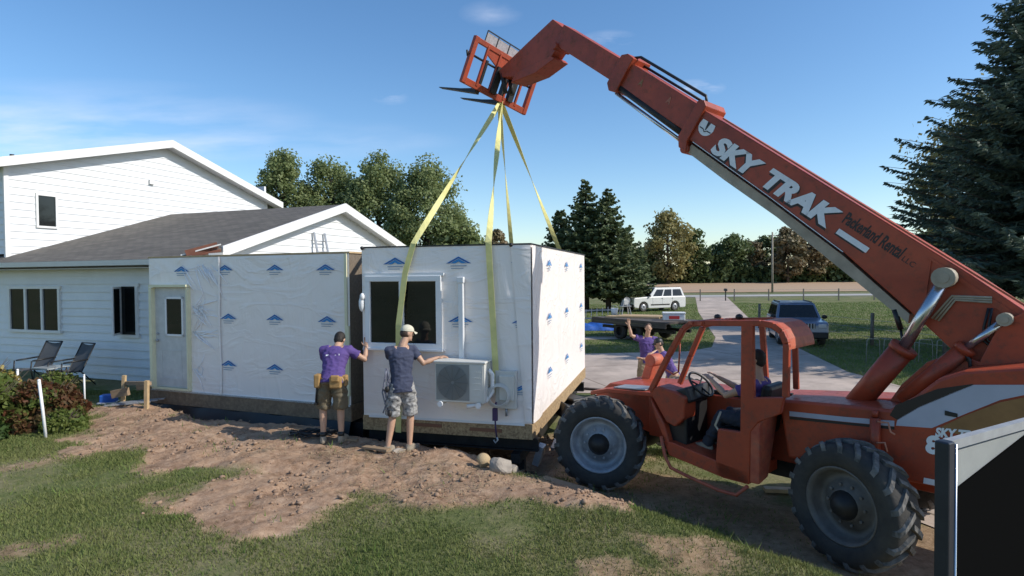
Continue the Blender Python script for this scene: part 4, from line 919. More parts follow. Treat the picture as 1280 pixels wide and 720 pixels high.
m = MB(); m.tube([(mx(x, y, YC)[0], YC-.02, mx(x, y, YC)[1]) for x, y in [(900, 515), (893, 532), (897, 538), (922, 546)]], .014, 8); m.build('grab_handle', BEIGE, th)
dsh = MB(); a = mx(858, 492, .8); dsh.box((a[0], .78, a[1]-.02), (.42, .62, .20), Matrix.Rotation(.35, 3, 'Y')); dsh.box((a[0]-.0, .78, a[1]-.35), (.30, .55, .6)); dsh.build('dashboard', BLACK, th, bevel=.03)
SW = Vector((-1.36, .72, 1.60)); m = MB(); ax = Vector((-.75, 0, .75)).normalized()
m.lathe([(.19+.016*math.cos(t), .016*math.sin(t)) for t in np.linspace(0, 2*math.pi, 8, endpoint=False)], SW, ax, 28, closed=True)
xx, yy, _ = frame_from(ax)
for k in range(3): t = k*2.09+.5; m.tube([SW-ax*.03, SW+(xx*math.cos(t)+yy*math.sin(t))*.19], .012, 6)
m.tube([SW-ax*.03, SW-ax*.45], .03, 8); m.build('steering_wheel', BLACK, th)
m = MB(); m.box((-1.98, .72, 1.08), (.50, .50, .14)); m.box((-2.27, .72, 1.42), (.12, .48, .62), Matrix.Rotation(-.15, 3, 'Y')); m.box((-1.98, .72, .85), (.4, .4, .35)); m.build('seat', BLACK, th, bevel=.04)
m = MB()
for x_, y_ in ((-2.3, .44), (-2.34, .50)): m.tube([(x_, y_, 1.2), (x_, y_, 1.62)], .012, 6); m.ball((x_, y_, 1.66), .03)
m.build('lever', BLACK, th)
m = MB(); P_ = [mx(x, y, .44) for x, y in [(850, 430), (848, 465), (842, 468), (832, 462)]]; m.tube([(a, .44, b) for a, b in P_], .012, 6); P_ = [mx(x, y, .44) for x, y in [(850, 430), (846, 420), (838, 440)]]; m.tube([(a, .44, b) for a, b in P_], .012, 6); m.build('mirror_bracket', RED, th)
for px in (897, 924):
    m = MB(); a = mx(px, 399, .42); m.ball((a[0], .42, a[1]+.03), (.05, .05, .04)); m.box((a[0], .42, a[1]), (.03, .03, .05)); m.build('work_light', BLACK, th)
# front frame between the wheels
m = MB(); m.prism([(-.9, 1.42), (.1, 1.36), (.42, 1.28), (.42, 1.22), (.1, 1.30), (-.9, 1.36)], XZ, .42, .80); m.prism([(-.9, 1.36), (-.5, 1.36), (-.5, .75), (-1.0, .75)], XZ, .40, .62); m.build('front_fender', RED, th, bevel=.01)
m = MB(); m.box((-.25, .6, 1.40), (.55, .3, .015), Matrix.Rotation(.07, 3, 'Y')); m.build('tread_plate', STEEL, th)
a0 = mx(802, 491, -.35); a1 = mx(818, 450, -.35)
m = MB(); m.bar((a0[0], -.35, a0[1]-.2), (a1[0], -.35, a1[1]), .15, .24, up=(0, 1, 0)); m.tube([(a1[0], -.48, a1[1]), (a1[0], -.22, a1[1])], .10, 14); m.build('leveling_cylinder', REDW, th, bevel=.015)
m = MB(); m.box((.5, 0, 1.0), (.12, 1.7, .16)); m.box((.52, 0, .8), (.06, .9, .25)); m.build('front_crossmember', DARK, th)
m = MB(); m.box((-1.9, 0, .60), (1.6, .5, .25)); m.tube([(-.3, 0, .62), (-3, 0, .62)], .06, 8); m.build('driveline', DARK, th)

# ================================================================ PEOPLE
def rm_mesh(mb, vox, name, mt, parent, it=2, fold=0):
    me = bpy.data.meshes.new(name); me.from_pydata(mb.v, [], mb.f)
    bm = bmesh.new(); bm.from_mesh(me); bmesh.ops.recalc_face_normals(bm, faces=bm.faces); bm.to_mesh(me); bm.free()
    o = bpy.data.objects.new(name, me); COL.objects.link(o)
    r = o.modifiers.new('r', 'REMESH'); r.mode = 'VOXEL'; r.voxel_size = vox; r.use_smooth_shade = True
    s_ = o.modifiers.new('s', 'SMOOTH'); s_.iterations = it; s_.factor = .5
    dg = bpy.context.evaluated_depsgraph_get(); nm_ = bpy.data.meshes.new_from_object(o.evaluated_get(dg)); bpy.data.objects.remove(o)
    for p in nm_.polygons: p.use_smooth = True
    if fold:
        nv = len(nm_.vertices); co = np.empty(nv*3, np.float32); nm_.vertices.foreach_get('co', co); co = co.reshape(-1, 3); no = np.empty(nv*3, np.float32); nm_.vertices.foreach_get('normal', no); no = no.reshape(-1, 3)
        f_ = (1-np.abs(fbm(co[:, 0]*6+co[:, 2]*3+3, co[:, 2]*8-co[:, 0]*4+co[:, 1]*5, 3, 12)-.45)/.16).clip(0, 1)-.4
        co = co+no*(f_*fold)[:, None]; nm_.vertices.foreach_set('co', co.ravel().astype(np.float32)); nm_.update()
    nm_.materials.clear(); nm_.name = name; return link(name, nm_, mt, parent)
def limb(mb, pts, rs, n=12):
    mb.tube(pts, rs, n)
    for p, r in zip(pts, rs): mb.ball(p, r*.99, n)
def rings(mb, secs, n=18):      # secs: centre, right vec, fwd vec (scaled)
    vs = []
    for c, a, b in secs:
        for k in range(n):
            t = 2*math.pi*k/n; ct, st = math.cos(t), math.sin(t); e = .82
            vs.append(Vector(c)+Vector(a)*(math.copysign(abs(ct)**e, ct))+Vector(b)*(math.copysign(abs(st)**e, st)))
    L = len(secs); fs = [(i*n+k, i*n+(k+1) % n, (i+1)*n+(k+1) % n, (i+1)*n+k) for i in range(L-1) for k in range(n)]+[tuple(range(n-1, -1, -1)), tuple(range((L-1)*n, L*n))]
    mb.add(vs, fs)
def V3(p): return Vector(p)
def make_person(label, loc, rz, J, shirt=PURPLE, legs=KHAKI, long_legs=False, cap=None, hair=HAIR, shoe=SHOE, group=None, bulk=1.0, socks=None, hemz=.12):
    J = {k: V3(v) for k, v in J.items()}
    root = thing('person', label, 'person', loc, rz, group)
    b = MB(); hc = J['head']; fd_ = J['face'].normalized(); up = Vector((0, 0, 1)); up = (up-fd_*up.dot(fd_)).normalized(); rt_ = fd_.cross(up)
    HR = Matrix((rt_, fd_, up)).transposed()
    b.ball(hc+up*.02, (.076, .095, .105), 16, rot=HR); b.ball(hc+fd_*.015-up*.055, (.058, .072, .065), 14, rot=HR)
    b.ball(hc+fd_*.094-up*.012, (.013, .018, .022), 8, rot=HR); b.ball(hc+fd_*.084+up*.022, (.05, .012, .012), 8, rot=HR); b.ball(hc+fd_*.078-up*.058, (.024, .012, .010), 8, rot=HR); b.ball(hc+fd_*.07-up*.095, (.022, .018, .018), 8, rot=HR)
    for s_ in (-1, 1): b.ball(hc+rt_*(.078*s_)-fd_*.005, (.010, .022, .032), 8, rot=HR)
    nb = (J['shL']+J['shR'])/2+(hc-(J['shL']+J['shR'])/2)*.22
    limb(b, [nb, nb.lerp(hc, .55), hc-up*.03-fd_*.02], [.066, .056, .056])
    hm = (J['hipL']+J['hipR'])/2; sm_ = (J['shL']+J['shR'])/2
    spine = (sm_-hm); sr = (J['shR']-J['shL']).normalized(); hr = (J['hipR']-J['hipL']).normalized()
    def sec(t, w_, d_, off=0):
        c = hm+spine*t; r_ = (hr.lerp(sr, min(1, max(0, t)))).normalized(); f_ = spine.normalized().cross(r_)*-1; f_ = f_ if f_.dot(f_) else Vector((0, 1, 0)); return (c, r_*w_*bulk, f_.normalized()*d_*bulk)
    tor = [(-.16, .12, .10), (-.02, .165, .115), (.15, .16, .11), (.35, .148, .10), (.6, .165, .11), (.82, .185, .115), (.97, .175, .095), (1.08, .09, .07)]
    rings(b, [sec(*t) for t in tor])
    for s_ in 'LR':
        sh_, el_, wr_ = J['sh'+s_], J['el'+s_], J['wr'+s_]
        limb(b, [sm_+spine*.0+(sh_-sm_)*.5, sh_, sh_.lerp(el_, .5), el_, el_.lerp(wr_, .35), wr_], [.07, .062*bulk, .052*bulk, .040, .042, .027])
        hd_ = J.get('hand'+s_, (wr_-el_)).normalized(); side = hd_.cross(J.get('palm'+s_, Vector((0, 0, 1)))).normalized(); pn = side.cross(hd_).normalized()
        HM_ = Matrix((side, hd_, pn)).transposed(); pc = wr_+hd_*.05; b.ball(pc, (.042, .055, .017), 12, rot=HM_)
        for k, (off, L) in enumerate([(-.031, .062), (-.011, .076), (.010, .082), (.030, .072)]):
            a = pc+hd_*.035+side*off; m1 = a+hd_*L*.5+side*off*.15; m2 = m1+(hd_*.85-pn*.5).normalized()*L*.5; limb(b, [a, m1, m2], [.0095, .009, .0078], 8)
        a = wr_+hd_*.02+side*.03; limb(b, [a, a+(hd_*.6+side*.7).normalized()*.04, a+(hd_*.75+side*.6-pn*.2).normalized()*.075], [.013, .011, .009], 8)
        hp, kn, an, to = J['hip'+s_], J['kn'+s_], J['an'+s_], J['to'+s_]
        limb(b, [hp, hp.lerp(kn, .45), kn, kn.lerp(an, .3), an], [.095*bulk, .082*bulk, .056, .056, .036])
        limb(b, [an, an.lerp(to, .4)-Vector((0, 0, .02)), to], [.036, .035, .028])
    body = rm_mesh(b, .0085, 'body', SKIN, root, 2)
    # shirt
    s2 = MB(); tt = [(-hemz, .188, .142), (.0, .184, .138), (.14, .174, .126), (.35, .165, .118), (.6, .178, .124), (.82, .20, .128), (.96, .18, .108), (1.04, .125, .092), (1.10, .078, .074)]
    rings(s2, [sec(*t) for t in tt])
    for s_ in 'LR':
        sh_, el_ = J['sh'+s_], J['el'+s_]; s2.tube([sm_.lerp(sh_, .6), sh_+(sh_-sm_)*.05, sh_.lerp(el_, .35), sh_.lerp(el_, .56)], [.080, .074*bulk, .072*bulk, .078*bulk], 14); s2.ball(sh_-Vector((0, 0, .012)), .072*bulk, 12)
    rm_mesh(s2, .010, 'shirt', shirt, root, 3, .013)
    s3 = MB(); rings(s3, [sec(*t) for t in [(-.18, .165, .125), (-.05, .166, .122), (.04, .155, .112)]])
    for s_ in 'LR':
        hp, kn, an = J['hip'+s_], J['kn'+s_], J['an'+s_]
        if long_legs: s3.tube([hp+(hm-hp)*.2, hp.lerp(kn, .4), kn, kn.lerp(an, .5), an+(an-kn)*.03], [.115, .105, .082, .074, .07], 14)
        else: s3.tube([hp+(hm-hp)*.2, hp.lerp(kn, .35), hp.lerp(kn, .7), hp.lerp(kn, .97)], [.115, .112, .108, .106], 14)
        s3.ball(hp+(hm-hp)*.15, .112*bulk, 12)
    rm_mesh(s3, .011, 'trousers' if long_legs else 'shorts', legs, root, 2, .018)
    for s_ in 'LR':
        an, to, kn = J['an'+s_], J['to'+s_], J['kn'+s_]; d = (to-an); d.z = 0; d.normalize(); side = Vector((-d.y, d.x, 0)); z0 = min(an.z-.085, to.z-.03)
        s4 = MB(); base = Vector((an.x, an.y, z0))
        rings(s4, [(base+d*.07+Vector((0, 0, .0)), side*.048, d*.14), (base+d*.07+Vector((0, 0, .03)), side*.052, d*.145), (base+d*.055+Vector((0, 0, .06)), side*.047, d*.125), (base+d*.01+Vector((0, 0, .095)), side*.045, d*.065)])
        s4.build('shoe', shoe, root)
        if socks:
            s5 = MB(); s5.tube([an-Vector((0, 0, .0)), an.lerp(kn, .17)], [.046, .049], 12); s5.build('sock', socks, root)
    if cap:
        c_ = MB(); vs = []; n = 20
        for i in range(7):
            t = i/6*math.pi/2*1.05
            for k in range(n):
                a = 2*math.pi*k/n; vs.append(hc+HR @ Vector((.084*math.sin(t)*math.cos(a), .104*math.sin(t)*math.sin(a), .045+.088*math.cos(t))))
        c_.add(vs, [(i*n+k, (i+1)*n+k, (i+1)*n+(k+1) % n, i*n+(k+1) % n) for i in range(6) for k in range(n)], 0, True)
        c_.sheet(lambda a, t: hc+HR @ Vector(((a-.5)*.15*(1-.25*t), .085+.075*t*(1-.6*(2*a-1)**2)+.0, .048-.022*t-.02*(2*a-1)**2)), 10, 4); c_.sheet(lambda a, t: hc+HR @ Vector(((a-.5)*.15*(1-.25*t), .085+.075*t*(1-.6*(2*a-1)**2)+.0, .042-.022*t-.02*(2*a-1)**2)), 10, 4)
        c_.build('cap', cap, root, fix=True)
        h_ = MB(); h_.ball(hc-fd_*.022+up*.0, (.081, .085, .075), 14, rot=HR); h_.build('hair', hair, root)
    else:
        h_ = MB(); h_.ball(hc-fd_*.018+up*.035, (.084, .094, .100), 18, rot=HR); h_.ball(hc-fd_*.04-up*.01, (.076, .068, .08), 14, rot=HR); rm_mesh(h_, .008, 'hair', hair, root, 1)
    for s_ in (-1, 1):
        e_ = MB(); e_.ball(hc+fd_*.083+rt_*.031*s_+up*.005, (.012, .008, .007), 8, rot=HR); e_.build('eye', BLACK, root)
    return root
# worker in the purple shirt pushing at the module's corner
pa = (-2.70, 8.92); za = G(*pa)
J = dict(hipL=(-.10, 0, .93), hipR=(.11, .0, .93), knL=(-.15, .05, .50), knR=(.11, .06, .50), anL=(-.14, 0, .09), anR=(.12, .03, .09), toL=(-.19, .17, .04), toR=(.15, .19, .04),
         shL=(-.17, .20, 1.36), shR=(.20, .22, 1.36), elL=(-.22, .42, 1.14), wrL=(-.10, .62, 1.26), elR=(.42, .30, 1.20), wrR=(.42, .42, 1.38), handR=(-.05, .35, 1.0), palmR=(0, 1, 0), head=(.02, .37, 1.495), face=(.12, .85, -.6))
wa = make_person('worker in purple t-shirt and olive shorts with a tool belt, pushing the module corner', (pa[0], pa[1], za), 0, J, PURPLE, KHAKI, socks=BLACK)
m = MB(); rings(m, [((0, .01, .955), (.185, 0, 0), (0, .145, 0)), ((0, .012, 1.0), (.18, 0, 0), (0, .14, 0))])
m.box((.10, -.15, .93), (.17, .09, .17)); m.box((.10, -.19, .99), (.13, .05, .1)); m.box((-.19, -.05, .94), (.09, .15, .20)); m.box((.19, .02, .93), (.08, .12, .16))
m.build('tool_belt', LEATHER, wa, bevel=.02); m = MB(); m.tube([(-.20, -.06, .92), (-.22, -.07, .62)], .014, 8); m.box((-.21, -.07, .60), (.04, .10, .03)); m.build('hammer', DARK, wa)
m = MB()
for k, (x, z, wd) in enumerate([(-.075, 1.30, .05), (.0, 1.31, .09), (.075, 1.31, .06), (-.03, 1.27, .12)]): m.box((x, .055+.0, z), (wd, .008, .022), Matrix.Rotation(-.45, 3, 'X'))
m.build('shirt_print', LETTER, wa)
# worker in navy
pb = (-1.62, 8.70); zb = G(*pb)
J = dict(hipL=(-.09, -.03, .95), hipR=(.09, .05, .95), knL=(-.14, .02, .52), knR=(.11, .09, .52), anL=(-.20, -.06, .09), anR=(.10, .03, .09), toL=(-.15, .12, .04), toR=(.20, .20, .04),
         shL=(-.17, .0, 1.475), shR=(.14, .16, 1.47), elL=(-.20, .28, 1.30), wrL=(-.0, .42, 1.36), elR=(.30, .14, 1.27), wrR=(.50, .24, 1.335), handR=(1, .35, .12), head=(.06, .16, 1.71), face=(.86, .48, -.12), palmR=(0, -.3, 1))
wb = make_person('worker in navy t-shirt, camouflage shorts and cream cap guiding the hanging module', (pb[0], pb[1], zb), 0, J, NAVY, CAMO, cap=CAPB, hair=BROWNH, shoe=SHOE, hemz=.16, bulk=.93)
sb = thing('strap_bundle', 'bundle of dark webbing hanging at the side of the worker in navy', 'strap bundle', (pb[0]-.20, pb[1]-.06, zb+1.18))
m = MB(); rr = random.Random(4)
for k in range(7):
    x0 = rr.uniform(-.05, .05); L = rr.uniform(.45, .68); pts = [(x0*.2, 0, .05)]+[(x0+.02*math.sin(i*1.7+k), rr.uniform(-.04, .02), -L*i/6) for i in range(1, 7)]; m.tube(pts, .011, 6)
m.build('webbing', mat('dark_webbing', (.04, .04, .07), .8, col2=(.25, .26, .30), vscale=18), sb)
for k in range(2): m = MB(); m.ball((.01+.03*k, -.03, -.25-.35*k), (.035, .03, .05)); m.build('buckle', DARK, sb)
# driver, in the machine's frame
J = dict(hipL=(-.02, .10, 1.21), hipR=(-.02, -.10, 1.21), knL=(.42, .14, 1.22), knR=(.42, -.12, 1.22), anL=(.60, .14, .84), anR=(.62, -.12, .84), toL=(.76, .14, .80), toR=(.78, -.12, .80),
         shL=(.0, .19, 1.66), shR=(.0, -.19, 1.66), elL=(.29, .27, 1.52), wrL=(.56, .13, 1.66), elR=(.30, -.22, 1.50), wrR=(.57, -.10, 1.66), head=(.03, .0, 1.95), face=(1, .1, -.05))
DV = TW(-2.13, .72, 0.04)
dr = make_person('driver in purple t-shirt sitting in the red cab, arm out to the steering wheel', DV, TA, J, PURPLE, JEANS, True, cap=None)
m = MB()
for k in range(4): m.box((-.128, 0, 1.50-.035*k), (.006, .15-.01*k, .014)); 
m.box((-.132, 0, 1.56), (.006, .09, .05)); m.build('shirt_print', LETTER, dr)
# two more helpers beyond the machine
pc = (3.28, 14.6)
J = dict(hipL=(.12, 0, .93), hipR=(-.12, 0, .93), knL=(.15, .0, .5), knR=(-.14, -.02, .5), anL=(.15, .03, .09), anR=(-.15, .03, .09), toL=(.18, -.15, .04), toR=(-.19, -.15, .04),
         shL=(.20, 0, 1.45), shR=(-.20, -.02, 1.46), elR=(-.40, -.10, 1.55), wrR=(-.46, -.10, 1.80), handR=(-.05, 0, 1), palmR=(0, 1, 0), elL=(.24, -.14, 1.18), wrL=(.05, -.32, 1.15), head=(.02, -.07, 1.71), face=(-.25, -1, -.30))
make_person('helper in purple t-shirt facing us with one arm raised, beyond the machine', (pc[0], pc[1], .01), 0, J, PURPLE, TANP, hair=BROWNH)
pd = (3.40, 12.9)
J = dict(hipL=(.06, -.12, .86), hipR=(.06, .12, .86), knL=(.0, -.14, .48), knR=(-.02, .14, .48), anL=(.08, -.14, .09), anR=(.10, .14, .09), toL=(-.10, -.15, .04), toR=(-.08, .16, .04),
         shL=(-.18, -.19, 1.30), shR=(-.16, .19, 1.32), elL=(-.38, -.20, 1.16), wrL=(-.60, -.10, 1.22), elR=(-.36, .20, 1.16), wrR=(-.58, .06, 1.20), head=(-.25, 0, 1.53), face=(-1, -.15, -.25))
make_person('helper in purple t-shirt and black cap leaning forward behind the machine', (pd[0], pd[1], .01), 0, J, PURPLE, TANP, cap=BLACK, hair=HAIR)
# ================================================================ VEHICLES
def make_car(label, loc, rz, L, W_, H, paint, group, trim, two_tone=None, jeep=False, light_glass=False):
    root = thing('parked_suv', label, 'car', loc, rz, group)           # local +x = front
    wr = .37; gz = .26; fx, rx = L*.315, -L*.29; hood = H*.60; belt = H*.60
    def arch(cx, r=wr+.07, n=9): return [(cx+r*math.cos(t), wr+r*math.sin(t)) for t in np.linspace(0.05, math.pi-.05, n)]
    prof_ = [(L/2-.05, gz+.1), (L/2, gz+.35), (L/2-.02, hood-.12), (L/2-.12, hood-.03), (L*.20, belt+.04), (-L/2+.05, belt+.02), (-L/2, belt-.1), (-L/2, gz+.15), (-L/2+.08, gz)]
    bot = [(rx-wr-.09, gz)]+[(x, z) for x, z in arch(rx)[::-1]]+[(rx+wr+.09, gz), (fx-wr-.09, gz)]+[(x, z) for x, z in arch(fx)[::-1]]+[(fx+wr+.09, gz+.02)]
    m = MB(); m.prism(prof_+bot, lambda a, b, t: Vector((a, t, b)), -W_/2, W_/2)
    body = m.build('body', paint, root, bevel=.05)
    m = MB(); x0, x1, x2, x3 = L*.215, L*.075, -L*.44, -L*.485; r0 = W_/2-.03; r1 = W_/2-.20
    m.add([(x0, -r0, belt), (x0, r0, belt), (x3, r0, belt), (x3, -r0, belt), (x1, -r1, H-.06), (x1, r1, H-.06), (x2, r1, H-.06), (x2, -r1, H-.06)], [(0, 3, 2, 1), (4, 5, 6, 7), (0, 1, 5, 4), (1, 2, 6, 5), (2, 3, 7, 6), (3, 0, 4, 7)])
    m.box(((x1+x2)/2, 0, H-.045), (x1-x2-.05, 2*r1-.08, .05)); m.build('cabin', paint, root, bevel=.04)
    def pane(pts, name='window'):
        p = MB(); P_ = [Vector(q) for q in pts]; nrm = (P_[1]-P_[0]).cross(P_[2]-P_[0]).normalized()
        cen = sum(P_, Vector())/len(P_)
        if nrm.dot(cen-Vector((0, 0, H*.6))) < 0: nrm = -nrm
        p.add([q+nrm*.004 for q in P_]+[q+nrm*.012 for q in P_], [(0, 1, 2, 3), (7, 6, 5, 4), (0, 4, 5, 1), (1, 5, 6, 2), (2, 6, 7, 3), (3, 7, 4, 0)]); p.build(name, GLASS, root)
    def lerp3(a, b, t): return Vector(a).lerp(Vector(b), t)
    A0, A1, B0_, B1_ = Vector((x0, -r0, belt)), Vector((x0, r0, belt)), Vector((x1, -r1, H-.06)), Vector((x1, r1, H-.06))
    def quadp(a, b, c, d, u0, u1, v0, v1): 
        f = lambda u, v: a.lerp(b, u).lerp(d.lerp(c, u), v); return [f(u0, v0), f(u1, v0), f(u1, v1), f(u0, v1)]
    pane(quadp(A0, A1, B1_, B0_, .06, .94, .10, .90), 'windscreen')
    C0, C1, D0, D1 = Vector((x3, -r0, belt)), Vector((x3, r0, belt)), Vector((x2, -r1, H-.06)), Vector((x2, r1, H-.06))
    pane(quadp(C0, C1, D1, D0, .08, .92, .15, .88), 'rear_window')
    for s_, a, b, c, d in ((1, A1, C1, D1, B1_), (-1, A0, C0, D0, B0_)):
        for u0, u1 in ((.10, .345), (.385, .62), (.665, .94)): pane(quadp(a, b, c, d, u0, u1, .10, .84))
    for X_ in (fx, rx):
        for s_ in (1, -1):
            m = MB(); m.lathe([(.10, .10), (.235, .105), (.24, .07), (.20, .04), (.08, .05), (.0001, .06)], (0, 0, 0), (0, 1, 0), 20)
            for k in range(5): a = k*2*math.pi/5; m.bar((.07*math.cos(a), .075, .07*math.sin(a)), (.22*math.cos(a), .085, .22*math.sin(a)), .05, .03)
            w_ = m.build('wheel', STEEL, root); w_.location = (X_, s_*(W_/2-.13), wr); w_.rotation_euler = (0, 0, 0 if s_ > 0 else math.pi)
            m = MB(); m.lathe([(.235, -.11), (.33, -.12), (.365, -.08), (.37, .06), (.34, .11), (.24, .112)], (0, 0, 0), (0, 1, 0), 28, closed=True); m.build('tyre', RUBBER, w_)
    m = MB(); m.box((L/2-.02, 0, gz+.22), (.16, W_-.04, .24)); m.build('front_bumper', trim, root, bevel=.04)
    m = MB(); m.box((-L/2+.02, 0, gz+.24), (.14, W_-.04, .24)); m.build('rear_bumper', trim, root, bevel=.04)
    m = MB(); m.box((L/2-.01, 0, hood-.19), (.03, W_*.46, .20)); g_ = m.build('grille', BLACK, root)
    m = MB()
    if jeep:
        for k in range(8): m.box((L/2+.012, (k-3.5)*W_*.058, hood-.19), (.02, .045, .21))
    else: m.box((L/2+.012, 0, hood-.19), (.02, W_*.46, .04))
    m.build('grille_bar', STEEL if jeep else paint, g_)
    for s_ in (1, -1):
        m = MB(); m.box((L/2-.015, s_*W_*.37, hood-.18), (.05, W_*.16, .17)); m.build('headlight', mat('lamp_glass', (.5, .52, .54), .12, spec=.8), root, bevel=.02)
        m = MB(); m.ball((x0-.05, s_*(W_/2+.08), belt+.10), (.07, .12, .09)); m.build('mirror', trim, root)
        m = MB(); m.box((-L*.49, s_*(W_/2-.14), belt-.15), (.05, .14, .3)); m.build('tail_light', mat('red_lamp', (.35, .02, .02), .3), root)
        m = MB(); m.bar((x1-.25, s_*(r1-.08), H-.0), (x2+.1, s_*(r1-.08), H-.0), .04, .04); m.build('roof_rail', DARK, root)
        m = MB()
        for u in (.36, .64): 
            c = A1.lerp(C1, u); m.box((c.x, s_*(W_/2+.004), belt-.12), (.14, .02, .03))
        m.build('door_handle', trim, root)
        m = MB(); m.box((0, s_*(W_/2+.004), gz+.28), (L*.36, .02, .10)); 
        for u in (.10, .365, .645): c = A1.lerp(C1, u); m.box((c.x, s_*(W_/2+.001), (gz+belt)/2+.1), (.012, .006, belt-gz-.25))
        m.build('side_trim', trim, root)
    m = MB(); m.box((L/2+.075, 0, gz+.22), (.01, .32, .15)); m.build('number_plate', WHITEDIRTY, root)
    return root
WCAR = mat('white_car_paint', (.62, .62, .60), .3, coat=.4, var=.05); BCAR = mat('steel_blue_car_paint', (.16, .20, .28), .3, metal=.3, coat=.5, var=.15)
# white SUV: nose to the left, seen from its front-left quarter
make_car('white SUV with dark glass parked on the grass beside the driveway near the spruces', (11.6, 49.4, .01), R_(203), 5.1, 1.98, 1.92, WCAR, 'parked sport utility vehicles', DARK)
make_car('steel-blue SUV with upright slatted grille parked facing us at the right of the driveway', (12.55, 26.6, .01), R_(-107), 4.6, 1.85, 1.74, BCAR, 'parked sport utility vehicles', DARK, jeep=True)
# flatbed trailer on the lawn, with things on it
tr = thing('flatbed_trailer', 'long low flatbed trailer with dark plank sides beyond the waving helper', 'trailer', (6.2, 28.1, 0), R_(-57))
m = MB(); m.box((0, 0, .92), (4.8, 2.3, .08)); 
for k in range(1, 3): m.box((0, -1.17, .62+.125*k), (4.8, .05, .115)); m.box((0, 1.17, .62+.125*k), (4.8, .05, .115))
m.build('deck', mat('dark_planks', (.12, .095, .075), .8, var=.4, vscale=5, stretch=(.3, 4, 4)), tr)
m = MB(); m.box((0, .5, .5), (4.6, .12, .14)); m.box((0, -.5, .5), (4.6, .12, .14)); m.build('chassis', DARK, tr)
for x in (-.6, .4):
    for s_ in (-1, 1):
        m = MB(); m.lathe([(.2, -.1), (.36, -.11), (.38, 0), (.36, .11), (.2, .1), (.0001, .08)], (x, s_*.95, .38), (0, 1, 0), 22); m.build('wheel', RUBBER, tr)
def TR(x, y): c, s = math.cos(R_(-57)), math.sin(R_(-57)); return (6.2+x*c-y*s, 28.1+x*s+y*c, .965)
o = thing('plywood_sheet', 'pale plywood sheets lying on the trailer deck', 'plywood', TR(-.8, .2), R_(-27)); m = MB(); m.box((0, 0, .03), (2.6, 1.3, .06)); m.box((.3, .1, .075), (2.2, 1.2, .025)); m.build('board', LUMB, o)
o = thing('cooler', 'red and white cool box standing on the trailer', 'cooler', TR(1.6, .2), R_(-10)); m = MB(); m.box((0, 0, .14), (.95, .5, .28)); m.build('body', WHITEP, o, bevel=.03); m = MB(); m.box((0, -.26, .13), (.45, .02, .14)); m.build('red_panel', mat('red_plastic', (.5, .03, .03), .4), o); m = MB(); m.box((0, 0, .32), (1.0, .55, .07)); m.build('lid', WHITEP, o, bevel=.02)
o = thing('tool_rack', 'small white and metal site saw stand at the left end of the trailer', 'saw stand', TR(-1.6, .3), R_(10))
m = MB()
for x, y in ((-.25, -.2), (.25, -.2), (-.25, .2), (.25, .2)): m.bar((x, y, 0), (x*.5, y*.5, .7), .04, .04)
m.box((0, 0, .5), (.5, .4, .04)); m.build('frame', STEEL, o); m = MB(); m.box((.02, 0, .68), (.22, .25, .22)); m.lathe([(.17, -.01), (.17, .01), (.0001, .01)], (.1, 0, .78), (0, 1, 0), 16); m.build('saw', WHITEDIRTY, o)
o = thing('white_bucket', 'white bucket beside the saw stand on the trailer', 'bucket', TR(-2.15, .1)); m = MB(); m.lathe([(.0001, 0), (.15, 0), (.18, .38), (.165, .38), (.14, .03), (.0001, .03)], (0, 0, 0), (0, 0, 1), 16); m.build('pail', WHITEP, o); m = MB(); m.tube([(.18*math.cos(t), 0, .36+.16*math.sin(t)) for t in np.linspace(0, math.pi, 9)], .008, 5); m.build('handle', STEEL, o)
# ladder + tarp left of the trailer, just past the module
o = thing('ladder', 'aluminium ladder resting on the blue tarp beyond the white side wall', 'ladder', (4.6, 32.6, .45), R_(-14)); m = MB()
for s_ in (0, 1): m.bar((-1.6, s_*.12, .15+s_*.42), (1.0, s_*.12, .25+s_*.42), .04, .08)
for k in range(9): x = -1.5+.3*k; m.bar((x, 0, .16+.038*k*.9), (x, .12, .58+.038*k*.9), .03, .03)
m.build('rail', STEEL, o)
o = thing('tarpaulin', 'crumpled blue tarpaulin bundle under the ladder', 'tarpaulin', (4.6, 32.6, 0)); m = MB()
rr = random.Random(2)
m.sheet(lambda a, b: Vector((-1.5+2.6*a, -.5+1.0*b, .02+.46*math.sin(math.pi*min(1, max(0, a)))**.35*math.sin(math.pi*b)**.4*(.85+.15*math.sin(a*19+b*7)))), 30, 14); m.build('sheet', BTARP, o)
